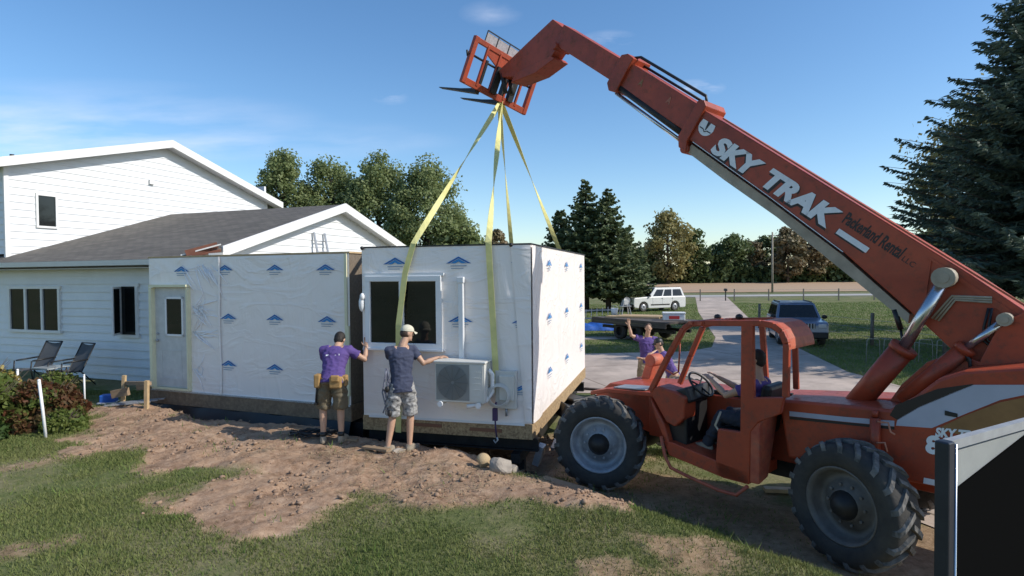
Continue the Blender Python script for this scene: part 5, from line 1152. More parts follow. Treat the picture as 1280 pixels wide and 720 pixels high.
# ================================================================ YARD ITEMS
def sling_chair(label, loc, rz, tilt):
    o = thing('patio_chair', label, 'chair', loc, rz, 'sling patio chairs by the house wall'); o.scale = (.92, .92, .92)     # faces local -y
    m = MB(); B_ = [(-.27, .10, .36), (-.27, .40, 1.02)]; 
    m.sheet(lambda a, b: Vector((-.25+.5*a, .12+.30*b+tilt*b, .38+.66*b-.04*math.sin(math.pi*a))), 6, 8); m.build('backrest', mat('grey_sling', (.075, .08, .085), .8, var=.2), o, fix=False)
    m = MB(); m.sheet(lambda a, b: Vector((-.25+.5*a, -.38+.5*b, .42-.04*b-.03*math.sin(math.pi*a))), 6, 6); m.build('seat', MATS['grey_sling'], o, fix=False)
    m = MB()
    for s_ in (-1, 1): m.tube([(s_*.27, -.40, .43), (s_*.27, .12, .37), (s_*.27, .42+tilt, 1.05)], .016, 8); m.tube([(s_*.27, -.30, .64), (s_*.27, .26+tilt*.4, .66)], .02, 8)
    m.tube([(-.27, .42+tilt, 1.05), (.27, .42+tilt, 1.05)], .016, 8); m.build('frame', BLACK, o)
    for s_ in (-1, 1):
        m = MB(); m.tube([(s_*.28, -.34, .64), (s_*.28, -.36, .43), (s_*.28, -.30, .0)], .016, 8); m.build('leg', BLACK, o); m = MB(); m.tube([(s_*.28, .05, .42), (s_*.28, .44, .0)], .016, 8); m.build('leg', BLACK, o)
def gp(px, py, z):
    q = ray(px, py); t = (z-CZ)/q.z; return Vector((q.x*t, q.y*t, z))
p = gp(38, 480, .6); sling_chair('dark sling patio chair partly behind the bush, left of the small table', (p.x, p.y+.2, G(p.x, p.y+.2)), R_(-14), .06)
p = gp(88, 480, .6); sling_chair('dark sling patio chair with tall back, right of the small table', (p.x, p.y, G(p.x, p.y)), R_(-24), .04)
p = gp(64, 482, .6); o = thing('side_table', 'low pale glass-topped table between the two patio chairs', 'table', (p.x, p.y, G(p.x, p.y)), R_(-20))
m = MB(); m.box((0, 0, .46), (.55, .5, .03)); m.build('tabletop', mat('pale_glass_top', (.35, .38, .38), .2), o)
for s_ in ((-1, -1), (1, -1), (1, 1), (-1, 1)): m = MB(); m.tube([(s_[0]*.22, s_[1]*.2, .45), (s_[0]*.26, s_[1]*.24, 0)], .014, 6); m.build('leg', BLACK, o)
m = MB(); m.box((0, 0, .22), (.42, .4, .02)); m.build('shelf', MATS['pale_glass_top'], o)
def stake(label, p, h, lean=(0, 0), r=.022):
    o = thing('garden_stake', label, 'stake', (p[0], p[1], G(p[0], p[1])), 0, 'white garden stakes'); m = MB(); m.tube([(0, 0, -.05), (lean[0]*h*.5, lean[1]*h*.5, h*.5), (lean[0]*h, lean[1]*h, h)], r, 8); m.build('rod', WHITEP, o); m = MB(); m.ball((lean[0]*h, lean[1]*h, h), r*1.15); m.build('tip', WHITEP, o)
stake('tallest white garden stake leaning in front of the red-leaved bush', (-7.28, 9.30), .90, (-.10, 0))
stake('slim white garden stake on the grass right of the bush', (-8.35, 11.65), .62, (0, 0), .016)
stake('short white garden stake at the left behind the bush', (-10.1, 12.2), .62, (0, 0), .022)
# batter board of stakes and scrap lumber
p = gp(153, 505, .6); p2 = gp(183, 514, .6); o = thing('batter_board', 'rough batter board of stakes and scrap boards left of the foundation', 'batter board', (p.x, p.y, G(p.x, p.y)))
d = Vector((p2.x-p.x, p2.y-p.y, 0)); z2 = G(p2.x, p2.y)-G(p.x, p.y)
m = MB(); m.bar((0, 0, -.1), (.05, 0, .60), .06, .06); m.build('post', LUMB, o); m = MB(); m.bar((d.x, d.y, z2-.15), (d.x+.02, d.y, z2+.50), .07, .06); m.build('post', LUMB, o)
m = MB(); m.bar((.02, .05, .44), (d.x+.05, d.y+.05, z2+.44), .05, .07); m.build('crosspiece', WOOD, o); m = MB(); m.bar((-.16, -.05, .24), (.16, -.06, .30), .08, .15); m.build('crosspiece', WOOD, o); m = MB(); m.bar((.1, .3, .30), (.75, .35, .36), .04, .10); m.build('crosspiece', WOOD, o)
p = gp(136, 500, .6); o = thing('blue_tub', 'blue plastic tub with a white lid lying in the grass by the batter board', 'tub', (p.x, p.y, G(p.x, p.y)), .3); m = MB(); m.box((0, 0, .10), (.28, .2, .16)); m.build('body', BTARP, o, bevel=.02); m = MB(); m.box((0.0, -.02, .02), (.34, .28, .03)); m.build('lid', WHITEDIRTY, o)
p = gp(158, 509, .6)
for k, lab in enumerate(['grey metal strip on the ground below the batter board, nearest of three', 'grey metal strip on the ground below the batter board, middle of three', 'grey metal strip on the ground below the batter board, farthest of three']):
    o = props(MB().bar((p.x-.35+.05*k, p.y-.10+.14*k, G(p.x, p.y)+.03), (p.x+.40+.05*k, p.y+.12+.14*k, G(p.x, p.y)+.06), .09, .02).build('metal_strip', STEEL), lab, 'metal strip', 'metal strips on the ground')
# ladder leaning on the house gable
def HP(u, v, z): return Vector((HO[0], HO[1], HZ))+Vector((Hu.x, Hu.y, 0))*u+Vector((Hv.x, Hv.y, 0))*v+Vector((0, 0, z))
o = thing('ladder', 'aluminium ladder leaning against the white gable behind the module', 'ladder', (0, 0, 0)); o.location = HP(1.9, 4.0, -.1); o.rotation_euler = (0, 0, HA)
m = MB(); zt_ = 3.92
for v in (.12, .62): m.bar((0, v, 0), (-.78, v, zt_), .07, .03)
m.build('side_rail', STEEL, o); m = MB()
for k in range(12): t = (k+.5)/12.3; m.tube([(-.78*t, .12, zt_*t), (-.78*t, .62, zt_*t)], .016, 6)
m.build('rung', STEEL, o)
# rocks and debris
def rock(label, p, r, seed, mt=ROCK, sc_=(1, .8, .65), name='rock', cat='rock', group='rocks at the corner of the excavation'):
    rs = np.random.RandomState(seed); bm = bmesh.new(); bmesh.ops.create_icosphere(bm, subdivisions=3, radius=1)
    pl_ = [(Vector(rs.normal(size=3)).normalized(), rs.uniform(.55, .85)) for _ in range(9)]
    for v in bm.verts:
        for n_, d_ in pl_:
            e_ = v.co.dot(n_)-d_
            if e_ > 0: v.co -= n_*e_
        v.co = Vector((v.co.x*sc_[0], v.co.y*sc_[1], v.co.z*sc_[2]))*r
    me = bpy.data.meshes.new(name); bm.to_mesh(me); bm.free(); o = link(name, me, mt); o.location = (p[0], p[1], G(p[0], p[1])+r*sc_[2]*.55); o.rotation_euler = (0, 0, seed); return props(o, label, cat, group)
def atp(px, py, z=.35):
    for _ in range(6): q = gp(px, py, z); z = G(q.x, q.y)
    return q
q = atp(627, 590); rock('pale angular rock at the excavation corner, largest of the heap', q, .19, 3)
q = atp(641, 592); rock('small grey rock at the right end of the heap by the wheel', q, .11, 5)
q = atp(604, 583); rock('rounded tan stone at the left of the rock heap', q, .13, 8, mat('tan_stone', (.50, .36, .20), .85, var=.3), (.8, .8, .85), group=None)
q = atp(618, 586, .35); rock('dark small rock between the tan stone and the large pale rock', (q.x-.02, q.y+.06), .10, 11)
for k, (px, py, r, lab) in enumerate([(498, 566, .09, 'pale block under the shoes of the worker in navy'), (470, 560, .06, 'small pale stone left of the worker in navy')]):
    q = atp(px, py, .5); rock(lab, q, r, 20+k, ROCK, (1.6, .9, .5), group=None)
q = atp(722, 618, .1); o = props(MB().prism([(-.5, -.06), (.2, -.10), (.5, .0), (.1, .08), (-.45, .05)], lambda a, b, t: Vector((q.x+a*.9+b*.3, q.y-a*.45+b, G(q.x+a*.9, q.y-a*.45)+.02+t)), 0, .03).build('flat_board', WOOD), 'weathered flat board lying in the shadow before the front wheel', 'board')
q = atp(1000, 618, .0); o = props(MB().bar((q.x-.45, q.y+.1, .04), (q.x+.35, q.y-.05, .05), .12, .05).build('scrap_board', LUMB), 'pale scrap board lying under the machine between its wheels', 'board')
q = atp(392, 545, .55); rr = random.Random(12); m = MB()
for k in range(5):
    pts = []; a = rr.uniform(0, 6)
    for i in range(22): t = i*.45; pts.append((q.x+.26*math.cos(t+a)*(1+.3*math.sin(k+i))-.02*i*.5+.1, q.y+.14*math.sin(t+a)*(1+.3*math.cos(i)), G(q.x, q.y)+.05+.03*math.sin(i*1.3+k)))
    m.tube(pts, .010, 5)
props(m.build('power_cable', BLACK), 'tangled black cable heap at the feet of the worker in purple', 'cable')
for (px0, py0, px1, py1, lab) in ((425, 551, 447, 553, 'grey board at the feet of the worker in purple'), (455, 562, 486, 566, 'board lying left of the feet of the worker in navy')):
    a = atp(px0, py0, .5); b = atp(px1, py1, .5); props(MB().bar(a+Vector((0, 0, .04)), b+Vector((0, 0, .04)), .10, .03).build('scrap_board', WOOD), lab, 'board')
# black stuff between module corner and front wheel
o = thing('tow_bar', 'dark tangle of trailer coupling and rods beside the module corner and front wheel', 'tow bar', (1.0, 11.1, 0), .3)
m = MB(); m.bar((-.6, -1.0, .35), (.5, .9, .55), .10, .10); m.bar((-.2, -.9, .2), (.6, .5, .62), .05, .05); m.build('beam', DARK, o)
m = MB(); m.tube([(-.45, -1.15, .25), (.15, -.6, .5), (.3, .0, .62)], .025, 8); m.build('chrome_bar', CHROME, o); m = MB(); m.box((.0, -.2, .5), (.5, .35, .25), Matrix.Rotation(.5, 3, 'Y')); m.build('cover', BLACK, o, bevel=.03); m = MB(); m.box((.35, .6, .5), (.35, .5, .3), Matrix.Rotation(.3, 3, 'Z')); m.build('cover', BLACK, o, bevel=.03)
q0 = atp(735, 487, .0); q1 = atp(772, 494, 0)
props(MB().bar((q0.x-.1, q0.y, .03), (q1.x+.6, q1.y-.1, .05), .12, .05).build('dark_plank', mat('dark_wood', (.06, .04, .03), .8)), 'dark plank lying at the edge of the concrete past the module', 'board')
# raised trailer ramp gate near the camera at lower right
RG = (1.60, 2.22); zg = G(*RG)
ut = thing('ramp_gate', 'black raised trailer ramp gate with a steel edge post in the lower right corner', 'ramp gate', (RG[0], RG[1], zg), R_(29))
zt_ = 2.42-zg
m = MB(); m.box((.0, -.005, zt_/2), (.045, .05, zt_)); m.build('edge_post', mat('worn_post', (.04, .045, .06), .4, metal=.5, var=.4), ut, bevel=.006)
m = MB(); m.tube([(.026, -.03, 0), (.026, -.03, zt_-.01)], .005, 6); m.build('post_edge', CHROME, ut)
m = MB(); m.box((.90, .0, zt_-.02), (1.74, .03, .035)); m.build('top_rail', mat('dull_aluminium', (.36, .37, .38), .6, metal=.2, var=.3, vscale=9), ut)
m = MB(); m.box((.90, .0, zt_-.29), (1.74, .012, .48)); m.build('upper_panel', mat('grey_panel', (.30, .31, .30), .6, var=.2), ut)
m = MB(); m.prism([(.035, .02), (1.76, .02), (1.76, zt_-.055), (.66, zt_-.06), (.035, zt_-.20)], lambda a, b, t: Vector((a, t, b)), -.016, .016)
m.build('black_surface', mat('black_side', (.006, .006, .006), 1.0, spec=0), ut)  # solid black below a slanted edge, grey panel above it
m = MB(); m.box((1.78, .0, zt_/2), (.045, .05, zt_)); m.build('edge_post', MATS['worn_post'], ut)

# fences, gate, pole on the right
def post(p, h, w_, mt, grp, lab): return props(MB().box((p[0], p[1], h/2), (w_, w_, h)).build('fence_post', mt), lab, 'fence post', grp)
fc = thing('wire_fence', 'wire fence of thin posts along the field edge beyond the lawn', 'fence', (0, 0, 0))
for k, (x, y) in enumerate([(17+3.6*i, 66-.35*i) for i in range(14)]): m = MB(); m.box((x, y, .65), (.10, .10, 1.3)); m.build('post', GREYW, fc)
m = MB()
for z in (.4, .8, 1.2): m.bar((17, 66, z), (17+3.6*13, 66-.35*13, z), .02, .02)
m.build('wire', STEEL, fc)
wf = thing('wire_fence', 'nearer wire fence with wooden posts crossing the lawn right of the blue car', 'fence', (0, 0, 0))
PP = [(13.6, 33), (14.3, 28.5), (14.85, 24.73), (15.6, 21.6), (18.5, 21.3), (21.5, 21.0), (24.5, 20.7)]
for x, y in PP: m = MB(); m.tube([(x, y, 0), (x+.02, y, 1.35)], .07, 8); m.build('post', GREYW, wf)
m = MB()
for z in (.35, .7, 1.05):
    for a, b in zip(PP[:-1], PP[1:]): m.bar((a[0], a[1], z), (b[0], b[1], z), .012, .012)
m.build('wire', STEEL, wf)
wb_ = thing('fence_brace', 'grey timber corner brace of posts and diagonal rails behind the boom cylinder', 'fence', (15.9, 21.5, 0), -.1)
for x in (0, .9, 2.1): m = MB(); m.tube([(x, 0, 0), (x, 0, 1.55)], .10, 10); m.build('post', GREYW, wb_)
m = MB(); m.bar((0, 0, 1.35), (2.1, 0, 1.25), .10, .10); m.bar((.0, -.02, .3), (.9, -.02, 1.3), .09, .09); m.bar((.9, .02, 1.3), (2.1, .02, .5), .09, .09); m.bar((.2, 0, 1.1), (3.4, 0, .7), .08, .1); m.build('rail', GREYW, wb_)
hoops = thing('wire_edging', 'row of small white wire hoops in front of the fence posts', 'garden edging', (12.0, 20.3, 0), -.25)
m = MB()
for k in range(5): x = .52*k; m.tube([(x, 0, 0), (x+.02, 0, .72), (x+.06, 0, .78), (x+.36, 0, .78), (x+.40, 0, .72), (x+.42, 0, 0)], .012, 5)
m.build('hoop', mat('dull_wire', (.25, .26, .24), .6), hoops)
up_ = thing('utility_pole', 'tall slim wooden utility pole standing beyond the road', 'utility pole', (39.5, 91, 0)); m = MB(); m.tube([(0, 0, 0), (0, 0, 9.2)], [.16, .11], 10); m.build('pole', mat('pole_wood', (.34, .29, .23), .85, var=.3), up_)
m = MB(); m.box((0, 0, 8.7), (1.6, .1, .1)); m.build('crossarm', GREYW, up_)
mb_ = thing('mailbox', 'small dark mailbox on a post at the end of the driveway', 'mailbox', (23.5, 66, 0)); m = MB(); m.box((0, 0, .55), (.1, .1, 1.1)); m.build('post', DARK, mb_); m = MB(); m.box((0, 0, 1.2), (.3, .5, .3)); m.build('box', BLACK, mb_, bevel=.08)

# ================================================================ TREES
def trunk_mesh(name, parent, h, r, lean=0, mt=BARK, limbs=0, seed=0, spread=.35):
    rr = random.Random(seed); m = MB(); m.tube([(0, 0, -.3), (lean*.3, 0, h*.35), (lean*.7, 0, h*.7), (lean, 0, h)], [r*1.25, r*.85, r*.5, r*.12], 9)
    for k in range(limbs):
        z = h*rr.uniform(.25, .85); a = rr.uniform(0, 6.28); L = h*spread*(1.1-z/h)*rr.uniform(.7, 1.2); x0 = lean*z/h
        m.tube([(x0, 0, z), (x0+math.cos(a)*L*.5, math.sin(a)*L*.5, z+L*.45), (x0+math.cos(a)*L, math.sin(a)*L, z+L*1.1)], [r*.35, r*.22, r*.06], 6)
    return m.build(name, mt, parent)
def unit(rs, n): v = rs.normal(size=(n, 3)); return v/np.linalg.norm(v, axis=1, keepdims=True)
def decid(label, loc, h, w_, mt, seed, clumps=46, per=150, leaf=.16, base=.22, group=None, name='tree', tall=False, limbs=16, flat=1.0):
    rs = np.random.RandomState(seed); root = thing(name, label, 'tree', loc, rs.uniform(0, 6), group)
    trunk_mesh('trunk', root, h*.9, h*.018+.05, rs.uniform(-.4, .4), limbs=limbs, seed=seed, spread=.28 if tall else .42)
    zc = h*(base+1)/2; rz_ = h*(1-base)/2; C = []
    for i in range(clumps):
        d = unit(rs, 1)[0]; rad = rs.uniform(.35, 1)**.5; p = d*rad
        z = p[2]; wid = w_/2*(1-.35*max(0, z))*(1-.25*max(0, -z-.4)) if not tall else w_/2*(1-.55*max(0, z)**1.3)*(1-.3*max(0, -z-.3))
        C.append((p[0]*wid*.9, p[1]*wid*.9, zc+z*rz_*.93, rs.uniform(.65, 1.25)))
    C = np.array(C); cr = w_*.17*C[:, 3]*(1.0 if not tall else .74)
    n = clumps*per; k = np.repeat(np.arange(clumps), per); d = unit(rs, n); r = rs.uniform(.15, 1, n)**.5*cr[k]*(1+rs.normal(0, .18, n))
    P_ = C[k, :3]+d*r[:, None]*np.array([1, 1, .8]); 
    nrm = d*.6+unit(rs, n)*.7+np.array([0, 0, .3]); nrm /= np.linalg.norm(nrm, axis=1, keepdims=True)
    t = np.cross(nrm, unit(rs, n)); t /= np.linalg.norm(t, axis=1, keepdims=True); b = np.cross(nrm, t); s_ = leaf*rs.uniform(.6, 1.3, n)
    V, F = quads(P_, t*s_[:, None]*.62, b*s_[:, None]*.42); fast_mesh('crown', V, F, mt, root); return root
def spruce(label, loc, h, r, mt, seed, base=.12, whorl=.34, twig=.34, dens=1.0, group=None, name='spruce_tree', tw_w=.05, droop=.25, rag=.18):
    rs = np.random.RandomState(seed); root = thing(name, label, 'tree', loc, rs.uniform(0, 6), group)
    trunk_mesh('trunk', root, h*.98, h*.014+.06, 0)
    A, B_, C_, W1 = [], [], [], []
    z = h*base; m = MB()
    while z < h-.12:
        t = (z-h*base)/(h*(1-base)); Lm = r*(1-t)**.82*(1-.25*max(0, .12-t)/.12)+.10
        nb = int(max(5, (6+9*(1-t))))
        ph = rs.uniform(0, 6)
        for i in range(nb):
            a = ph+6.283*i/nb+rs.normal(0, .13); L = Lm*rs.uniform(1-1.7*rag, 1+rag*.6); zb = z+rs.uniform(-.5, .5)*whorl; up0 = .25*t+.05
            dirh = np.array([math.cos(a), math.sin(a), 0]); sd_ = np.array([-dirh[1], dirh[0], 0])
            ns = max(4, int(L/ .085*dens)); s_ = np.linspace(.12, 1, ns)
            zz_ = zb+L*(up0*s_-droop*s_**1.3+.20*s_**4); P_ = dirh[None]*(L*s_)[:, None]; P_[:, 2] = zz_
            if L > 1.0 and dens > .5: m.tube([Vector(P_[0]*.1+np.array([0, 0, zb*.9])) if False else Vector((0, 0, zb)), Vector(P_[ns//2]), Vector(P_[-1])], [.03, .018, .006], 4, cap=False)
            for sg in (-1, 1, 0):
                kk = len(s_); side = sd_[None]*(sg*(1.0+rs.normal(0, .25, kk)))[:, None]+dirh[None]*(.75 if sg else 1)+rs.normal(0, .18, (kk, 3)); side[:, 2] += rs.normal(-.28, .22, kk)-(0 if sg else .35)
                side /= np.linalg.norm(side, axis=1, keepdims=True)
                tl = twig*(1.35-.75*s_)*rs.uniform(.6, 1.35, kk)*(.75 if sg == 0 else 1)*min(1, .4+L/2); A.append(P_); B_.append(side*tl[:, None]); W1.append(np.full(kk, tw_w))
        z += whorl*(.75+.35*(1-t))
    A = np.concatenate(A); D = np.concatenate(B_); n = len(A); D_ = D/np.linalg.norm(D, axis=1, keepdims=True)
    Vs, Fs = [], []
    for rep in range(2):      # each twig is a pair of crossed, pointed sprays
        q_ = np.cross(D_, unit(rs, n)); q_ /= np.linalg.norm(q_, axis=1, keepdims=True); w2 = q_*(tw_w*rs.uniform(.7, 1.4, n))[:, None]
        V = np.stack([A-w2*.4, A+D*.45-w2, A+D, A+D*.45+w2], 1).reshape(-1, 3); Vs.append(V); Fs.append(np.arange(len(V)).reshape(-1, 4)+rep*n*4)
    if m.v: m.build('limbs', BARK, root)
    fast_mesh('crown', np.concatenate(Vs), np.concatenate(Fs), mt, root); return root
# tall poplar-like trees behind the house
G1 = 'leafy trees behind the farmhouse'
for k, (px, Y_, top, w_, lab) in enumerate([(352, 37, 181, 4.6, 'leftmost leafy tree behind the farmhouse, open crown with a leaning tip'), (414, 38, 186, 5.4, 'second leafy tree from the left behind the farmhouse, above the gable peak'), (474, 37, 180, 5.2, 'tallest leafy tree behind the farmhouse, third from the left'), (532, 36, 193, 5.6, 'leafy tree behind the hanging module, rightmost of the four')]):
    q = ray(px, top); x = q.x/q.y*Y_; h = CZ+q.z/q.y*Y_-.55
    decid(lab, (x, Y_, .5), h, w_, POPLAR, 40+k, clumps=170, per=150, leaf=.105, base=.12, group=G1, tall=True, limbs=26)
q = ray(570, 262); decid('low bushy tree at the right foot of the leafy row behind the module', (q.x/q.y*35, 35, .4), 6.2, 4.2, POPLAR, 48, clumps=40, per=150, leaf=.17, base=.1, group=G1)
q = ray(327, 215); decid('small leafy tree showing just above the right slope of the tall gable', (q.x/q.y*39, 39, .4), 8.6, 3.6, POPLAR, 49, clumps=40, per=150, leaf=.17, base=.1, group=G1)
q = ray(618, 283); decid('distant orange-brown tree showing above the roof of the hanging module', (q.x/q.y*95, 95, .2), CZ+q.z/q.y*95, 5, RUST, 50, clumps=30, per=150, leaf=.35)
# spruce group by the white SUV
G2 = 'spruces beyond the sunlit module wall'
for k, (px, Y_, top, r, lab) in enumerate([(732, 50, 225, 3.3, 'tallest spruce left of the white car, leftmost of its group'), (760, 49, 236, 3.1, 'second spruce from the left in the group by the white car'), (782, 50, 282, 2.8, 'shorter spruce at the right of the group by the white car'), (700, 52, 262, 3.0, 'spruce half hidden by the white wall of the hanging module')]):
    q = ray(px, top); spruce(lab, (q.x/q.y*Y_, Y_, 0), CZ+q.z/q.y*Y_, r, NEEDLEY, 60+k, base=.16, whorl=.42, twig=.55, dens=.42, group=G2, tw_w=.11)
# big spruce on the right, in front of a yellowing tree
spruce('huge dark spruce at the right edge behind the boom', (17.9, 20.2, 0), 13.2, 6.1, NEEDLE, 70, base=.19, whorl=.24, twig=.38, dens=1.15, tw_w=.036, droop=.25, rag=.24)
spruce('second dark spruce standing outside right of the huge one', (25.5, 22.5, 0), 12.5, 4.6, NEEDLE, 71, base=.08, whorl=.40, twig=.5, dens=.5, tw_w=.08)
decid('yellowing tree glimpsed through the huge spruce', (25.0, 31, 0), 12.8, 8.0, YELG, 72, clumps=90, per=170, leaf=.13)
# far tree line
FT = [(835, 262, 125, 11.5, YELG, 'tall yellow-green tree at the left end of the far tree line'), (866, 285, 128, 8, MIDG, 'green tree just right of the tall yellow-green one in the far line'), (812, 300, 130, 7, MIDG, 'low green tree behind the white car in the far line'),
      (912, 290, 130, 10, MIDG, 'rounded dark green tree in the middle of the far tree line'), (940, 300, 135, 7, RUST, 'small rusty tree right of the rounded green one in the far line'), (958, 289, 138, 8, MIDG, 'pointed green tree left of the utility pole in the far line'),
      (985, 283, 126, 8, RUST, 'rusty thin-leaved tree just right of the utility pole'), (1012, 272, 128, 10, RUST, 'broad rusty tree under the boom in the far tree line'), (1045, 280, 130, 10, YELG, 'yellowing tree under the boom, right of the broad rusty one'), (1080, 285, 128, 9, MIDG, 'green far tree where the boom crosses the tree line'),
      (1120, 290, 130, 11, RUST, 'rusty far tree behind the lift cylinder'), (1165, 285, 132, 10, MIDG, 'green far tree behind the thick end of the boom'), (1215, 285, 130, 11, MIDG, 'green far tree behind the huge spruce'), (1265, 288, 130, 11, RUST, 'rusty far tree at the right edge behind the huge spruce'), (785, 306, 138, 8, RUST, 'rusty far tree seen between the spruces and the white car'), (745, 304, 136, 9, MIDG, 'green far tree behind the spruce group')]
for k, (px, top, Y_, w_, mt_, lab) in enumerate(FT):
    q = ray(px, top); x = q.x/q.y*Y_; z0_ = G(x, Y_); decid(lab, (x, Y_, z0_), CZ+q.z/q.y*Y_-z0_, w_, mt_, 80+k, clumps=44, per=120, leaf=.42, base=.05, group='trees of the far tree line', limbs=12)
# undergrowth below the far trees
rs = np.random.RandomState(7); n = 26000; xx_ = rs.uniform(-25, 150, n); yy_ = rs.uniform(126, 142, n); hh = 3.4*(.4+fbm(xx_*.15, yy_*.15, 3, 5)); zz_ = Gv(xx_, yy_)+rs.uniform(0, 1, n)**.8*hh
d = unit(rs, n); t = np.cross(d, unit(rs, n)); t /= np.linalg.norm(t, axis=1, keepdims=True); b = np.cross(d, t)
V, F = quads(np.stack([xx_, yy_, zz_], 1), t*.42, b*.3); props(fast_mesh('undergrowth', V, F, MIDG), 'dark scrub filling the foot of the far tree line', 'undergrowth', kind='stuff')
# shrubs at the left
def shrub(label, p, r, h, mt, seed, mt2=None, n=9000, leaf=.035, name='bush'):
    rs = np.random.RandomState(seed); root = thing(name, label, 'bush', (p[0], p[1], G(*p)), 0)
    m = MB(); rr = random.Random(seed)
    for k in range(26): a = rr.uniform(0, 6.28); R2 = r*rr.uniform(.3, .9); m.tube([(0, 0, 0), (math.cos(a)*R2*.5, math.sin(a)*R2*.5, h*.5), (math.cos(a)*R2, math.sin(a)*R2, h*rr.uniform(.7, .95))], [.012, .008, .003], 5)
    m.build('stems', BARK, root)
    nc = 60; c = unit(rs, nc)*rs.uniform(.5, 1, nc)[:, None]**.5; c[:, 2] = np.abs(c[:, 2]); c *= np.array([r*.85, r*.85, h*.82]); k = rs.randint(0, nc, n)
    P_ = c[k]+unit(rs, n)*(rs.uniform(.1, 1, n)**.6)[:, None]*np.array([.23*r+.05, .23*r+.05, .17*h+.03]); P_[:, 2] = np.maximum(P_[:, 2], .02)
    nr = unit(rs, n)+np.array([0, 0, .5]); t = np.cross(nr, unit(rs, n)); t /= np.linalg.norm(t, axis=1, keepdims=True); b = np.cross(nr, t); b /= np.linalg.norm(b, axis=1, keepdims=True); s_ = leaf*rs.uniform(.6, 1.5, n)
    V, F = quads(P_, t*s_[:, None], b*s_[:, None]*.55); fast_mesh('leaves', V, F, [mt, mt2 or mt], root, fmat=((k % 3 == 0) & (rs.uniform(size=n) < .8)).astype(np.int32) if mt2 else None)
shrub('rust-red leaved bush in front of the batter board, the tall white stake before it', (-8.02, 10.15), .66, .80, SHRUBR, 1, SHRUBG, 15000)
shrub('bright green bush at the left edge of the flower bed', (-8.75, 9.75), .85, 1.05, SHRUBG, 2, None, 14000, .04)
shrub('yellow-green leafy plant behind the bushes below the left patio chair', (-10.6, 11.8), .75, .95, SHRUBG, 3, mat('yellow_leaves', (.35, .28, .08), .6, trans=.3), 9000, .04)
shrub('dark green low plant in front of the bushes at the left edge', (-8.3, 9.0), .5, .42, leafmat('deep_green_leaves', (.03, .06, .02), (.08, .13, .03), 3), 4, None, 8000, .035)
shrub('small green sprigs between the bush and the lawn', (-7.35, 9.75), .32, .36, SHRUBG, 5, None, 2200, .028)
shrub('pale flowering plant beside the right patio chair', (-9.3, 12.2), .40, .72, SHRUBG, 6, MATS['yellow_leaves'], 2600, .03)

# ================================================================ GRASS, CLODS, STRAW
def grassfield(name, n, x0, x1, y0, y1, hmin, hmax, wd, label, thin=1.0, seed=1, mt=None, maxd=None, blot=False):
    rs = np.random.RandomState(seed); x = rs.uniform(x0, x1, n); y = rs.uniform(y0, y1, n)
    dm = dirtmask(x, y); pr = (1-dm)**1.5*(.12+1.0*smooth((fbm(x*.8, y*.8, 4, 14)-.33)/.22)); keep = rs.uniform(size=n) < pr
    if blot: keep = (rs.uniform(size=n) < (1-dm*.75)) & (fbm(x*2.3, y*2.3, 3, 91) > .56)
    keep &= np.abs(x) < y*1.0+1.2
    for (o_, a_, u0, u1, v0, v1) in ((LM_O, LM_A, -.1, 5.2, -.3, 4), (RM_O, RM_A, -3, .2, -.2, 5.8), (HO, HA, -20, 1.0, 0, 12)): keep &= rectd(x, y, o_, a_, u0, u1, v0, v1) < 0
    x = x[keep]; y = y[keep]; n = len(x); z = Gv(x, y)
    h = rs.uniform(hmin, hmax, n)*(.6+.8*fbm(x*2, y*2, 2, 9)); a = rs.uniform(0, 6.283, n); ln = rs.uniform(.3, 1.1, n)*h; wv = wd*rs.uniform(.7, 1.3, n)*(1+.08*y)
    bx = np.cos(a)*wv; by = np.sin(a)*wv; a2 = rs.uniform(0, 6.283, n)
    V = np.stack([np.stack([x-bx, y-by, z-.01], 1), np.stack([x+bx, y+by, z-.01], 1), np.stack([x+np.cos(a2)*ln, y+np.sin(a2)*ln, z+h], 1)], 1).reshape(-1, 3)
    return props(fast_mesh(name, V, np.arange(len(V)).reshape(-1, 3), mt), label, 'grass', kind='stuff')
GRASSM = mat('grass_blades', (.095, .145, .035), .7, col2=(.24, .24, .09), vscale=.9, island=.5, trans=.25, spec=.2)
grassfield('weeds', 26000, -11, 3.4, 4.0, 13.5, .05, .11, .0045, 'taller weedy tufts standing in the patchy lawn', seed=8, mt=mat('weed_blades', (.10, .17, .035), .7, col2=(.20, .24, .07), vscale=.9, island=.5, trans=.25, spec=.2), blot=True)
grassfield('grass', 620000, -11, 3.4, 3.3, 13.5, .018, .05, .0045, 'short patchy lawn in the foreground yard', mt=GRASSM)
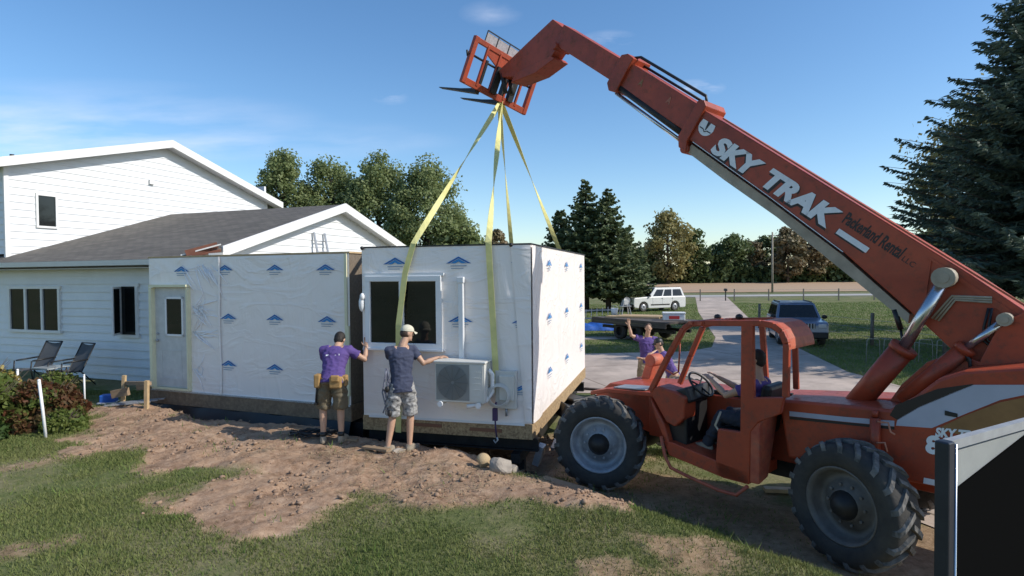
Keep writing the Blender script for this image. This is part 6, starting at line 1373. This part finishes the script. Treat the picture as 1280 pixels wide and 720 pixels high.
def farlawn():
    rs = np.random.RandomState(3); n = 240000; y = 14+rs.uniform(0, 1, n)**1.6*46; x = rs.uniform(-.3, 1.0, n)*y*1.05
    pd_ = poly_sd(x, y, [(2.0, 15.3), (2.9, 12.6), (16, 2.5), (13.5, 9), (10.4, 14.2), (10.2, 18.2), (11.6, 24.6), (15.4, 38.7), (29.3, 82.6), (25.2, 82.6), (14.6, 47), (9.6, 28.3), (8.2, 24.6), (6.8, 23.3), (2.7, 22.9), (-.4, 22.6), (-.6, 15.6)])
    k = (pd_ < -.05) & ~((y > 27.5) & (y < 29.3) & (x < 6.2)) & ((y > 23) | (x > 9)); x = x[k]; y = y[k]; n = len(x); z = Gv(x, y); h = rs.uniform(.03, .09, n); a = rs.uniform(0, 6.283, n); w2 = .012*(y/20)
    V = np.stack([np.stack([x-np.cos(a)*w2, y-np.sin(a)*w2, z-.01], 1), np.stack([x+np.cos(a)*w2, y+np.sin(a)*w2, z-.01], 1), np.stack([x+rs.normal(0, .03, n), y+rs.normal(0, .03, n), z+h], 1)], 1).reshape(-1, 3)
    props(fast_mesh('lawn_grass', V, np.arange(len(V)).reshape(-1, 3), mat('lawn_blades', (.10, .17, .04), .7, col2=(.20, .25, .08), vscale=.5, island=.5, trans=.25, spec=.2)), 'green mown lawn on both sides of the driveway', 'grass', kind='stuff')
farlawn()
# soil clods and straw
rs = np.random.RandomState(11); n = 9000; x = rs.uniform(-9, 1.6, n); y = rs.uniform(6, 12.4, n); dm = dirtmask(x, y); k = (rs.uniform(size=n) < dm**2*(.12+smooth((fbm(x*1.6, y*1.6, 3, 31)-.42)/.12))); x = x[k]; y = y[k]; z = Gv(x, y); n = len(x)
bm = bmesh.new(); bmesh.ops.create_icosphere(bm, subdivisions=1, radius=1); bv = np.array([v.co[:] for v in bm.verts]); bf = np.array([[v.index for v in f.verts] for f in bm.faces]); bm.free()
s_ = .006+.030*rs.uniform(0, 1, n)**5+.008*rs.uniform(0, 1, n); V = bv[None]*(1+rs.normal(0, .22, (n, len(bv), 1)))*s_[:, None, None]*np.array([1, 1, .7])+np.stack([x, y, z+s_*.35], 1)[:, None]
F = (bf[None]+(np.arange(n)*len(bv))[:, None, None]).reshape(-1, 3)
props(fast_mesh('soil_clods', V.reshape(-1, 3), F, mat('clod_soil', (.36, .24, .16), .95, col2=(.20, .13, .085), vscale=3, island=.6)), 'loose crumbs of dug soil scattered over the bare ground', 'soil', kind='stuff')
n = 22000; x = rs.uniform(-9, 1.8, n); y = rs.uniform(5, 12, n); dm = dirtmask(x, y); k = rs.uniform(size=n) < dm*smooth((fbm(x*1.2, y*1.2, 3, 77)-.44)/.12); x = x[k]; y = y[k]; n = len(x); z = Gv(x, y)+rs.uniform(.004, .03, n); a = rs.uniform(0, 6.283, n); L = rs.uniform(.02, .09, n)
dx_ = np.cos(a)*L; dy_ = np.sin(a)*L; w2 = .0025; dz = rs.normal(0, .012, n)
V = np.stack([np.stack([x-dx_-np.sin(a)*w2, y-dy_+np.cos(a)*w2, z-dz], 1), np.stack([x-dx_+np.sin(a)*w2, y-dy_-np.cos(a)*w2, z-dz], 1), np.stack([x+dx_+np.sin(a)*w2, y+dy_-np.cos(a)*w2, z+dz+.004], 1), np.stack([x+dx_-np.sin(a)*w2, y+dy_+np.cos(a)*w2, z+dz+.004], 1)], 1).reshape(-1, 3)
props(fast_mesh('straw', V, np.arange(len(V)).reshape(-1, 4), mat('straw', (.42, .32, .18), .8, col2=(.16, .11, .06), vscale=3, island=.8)), 'dry straw and root bits strewn on the dug soil', 'straw', kind='stuff')
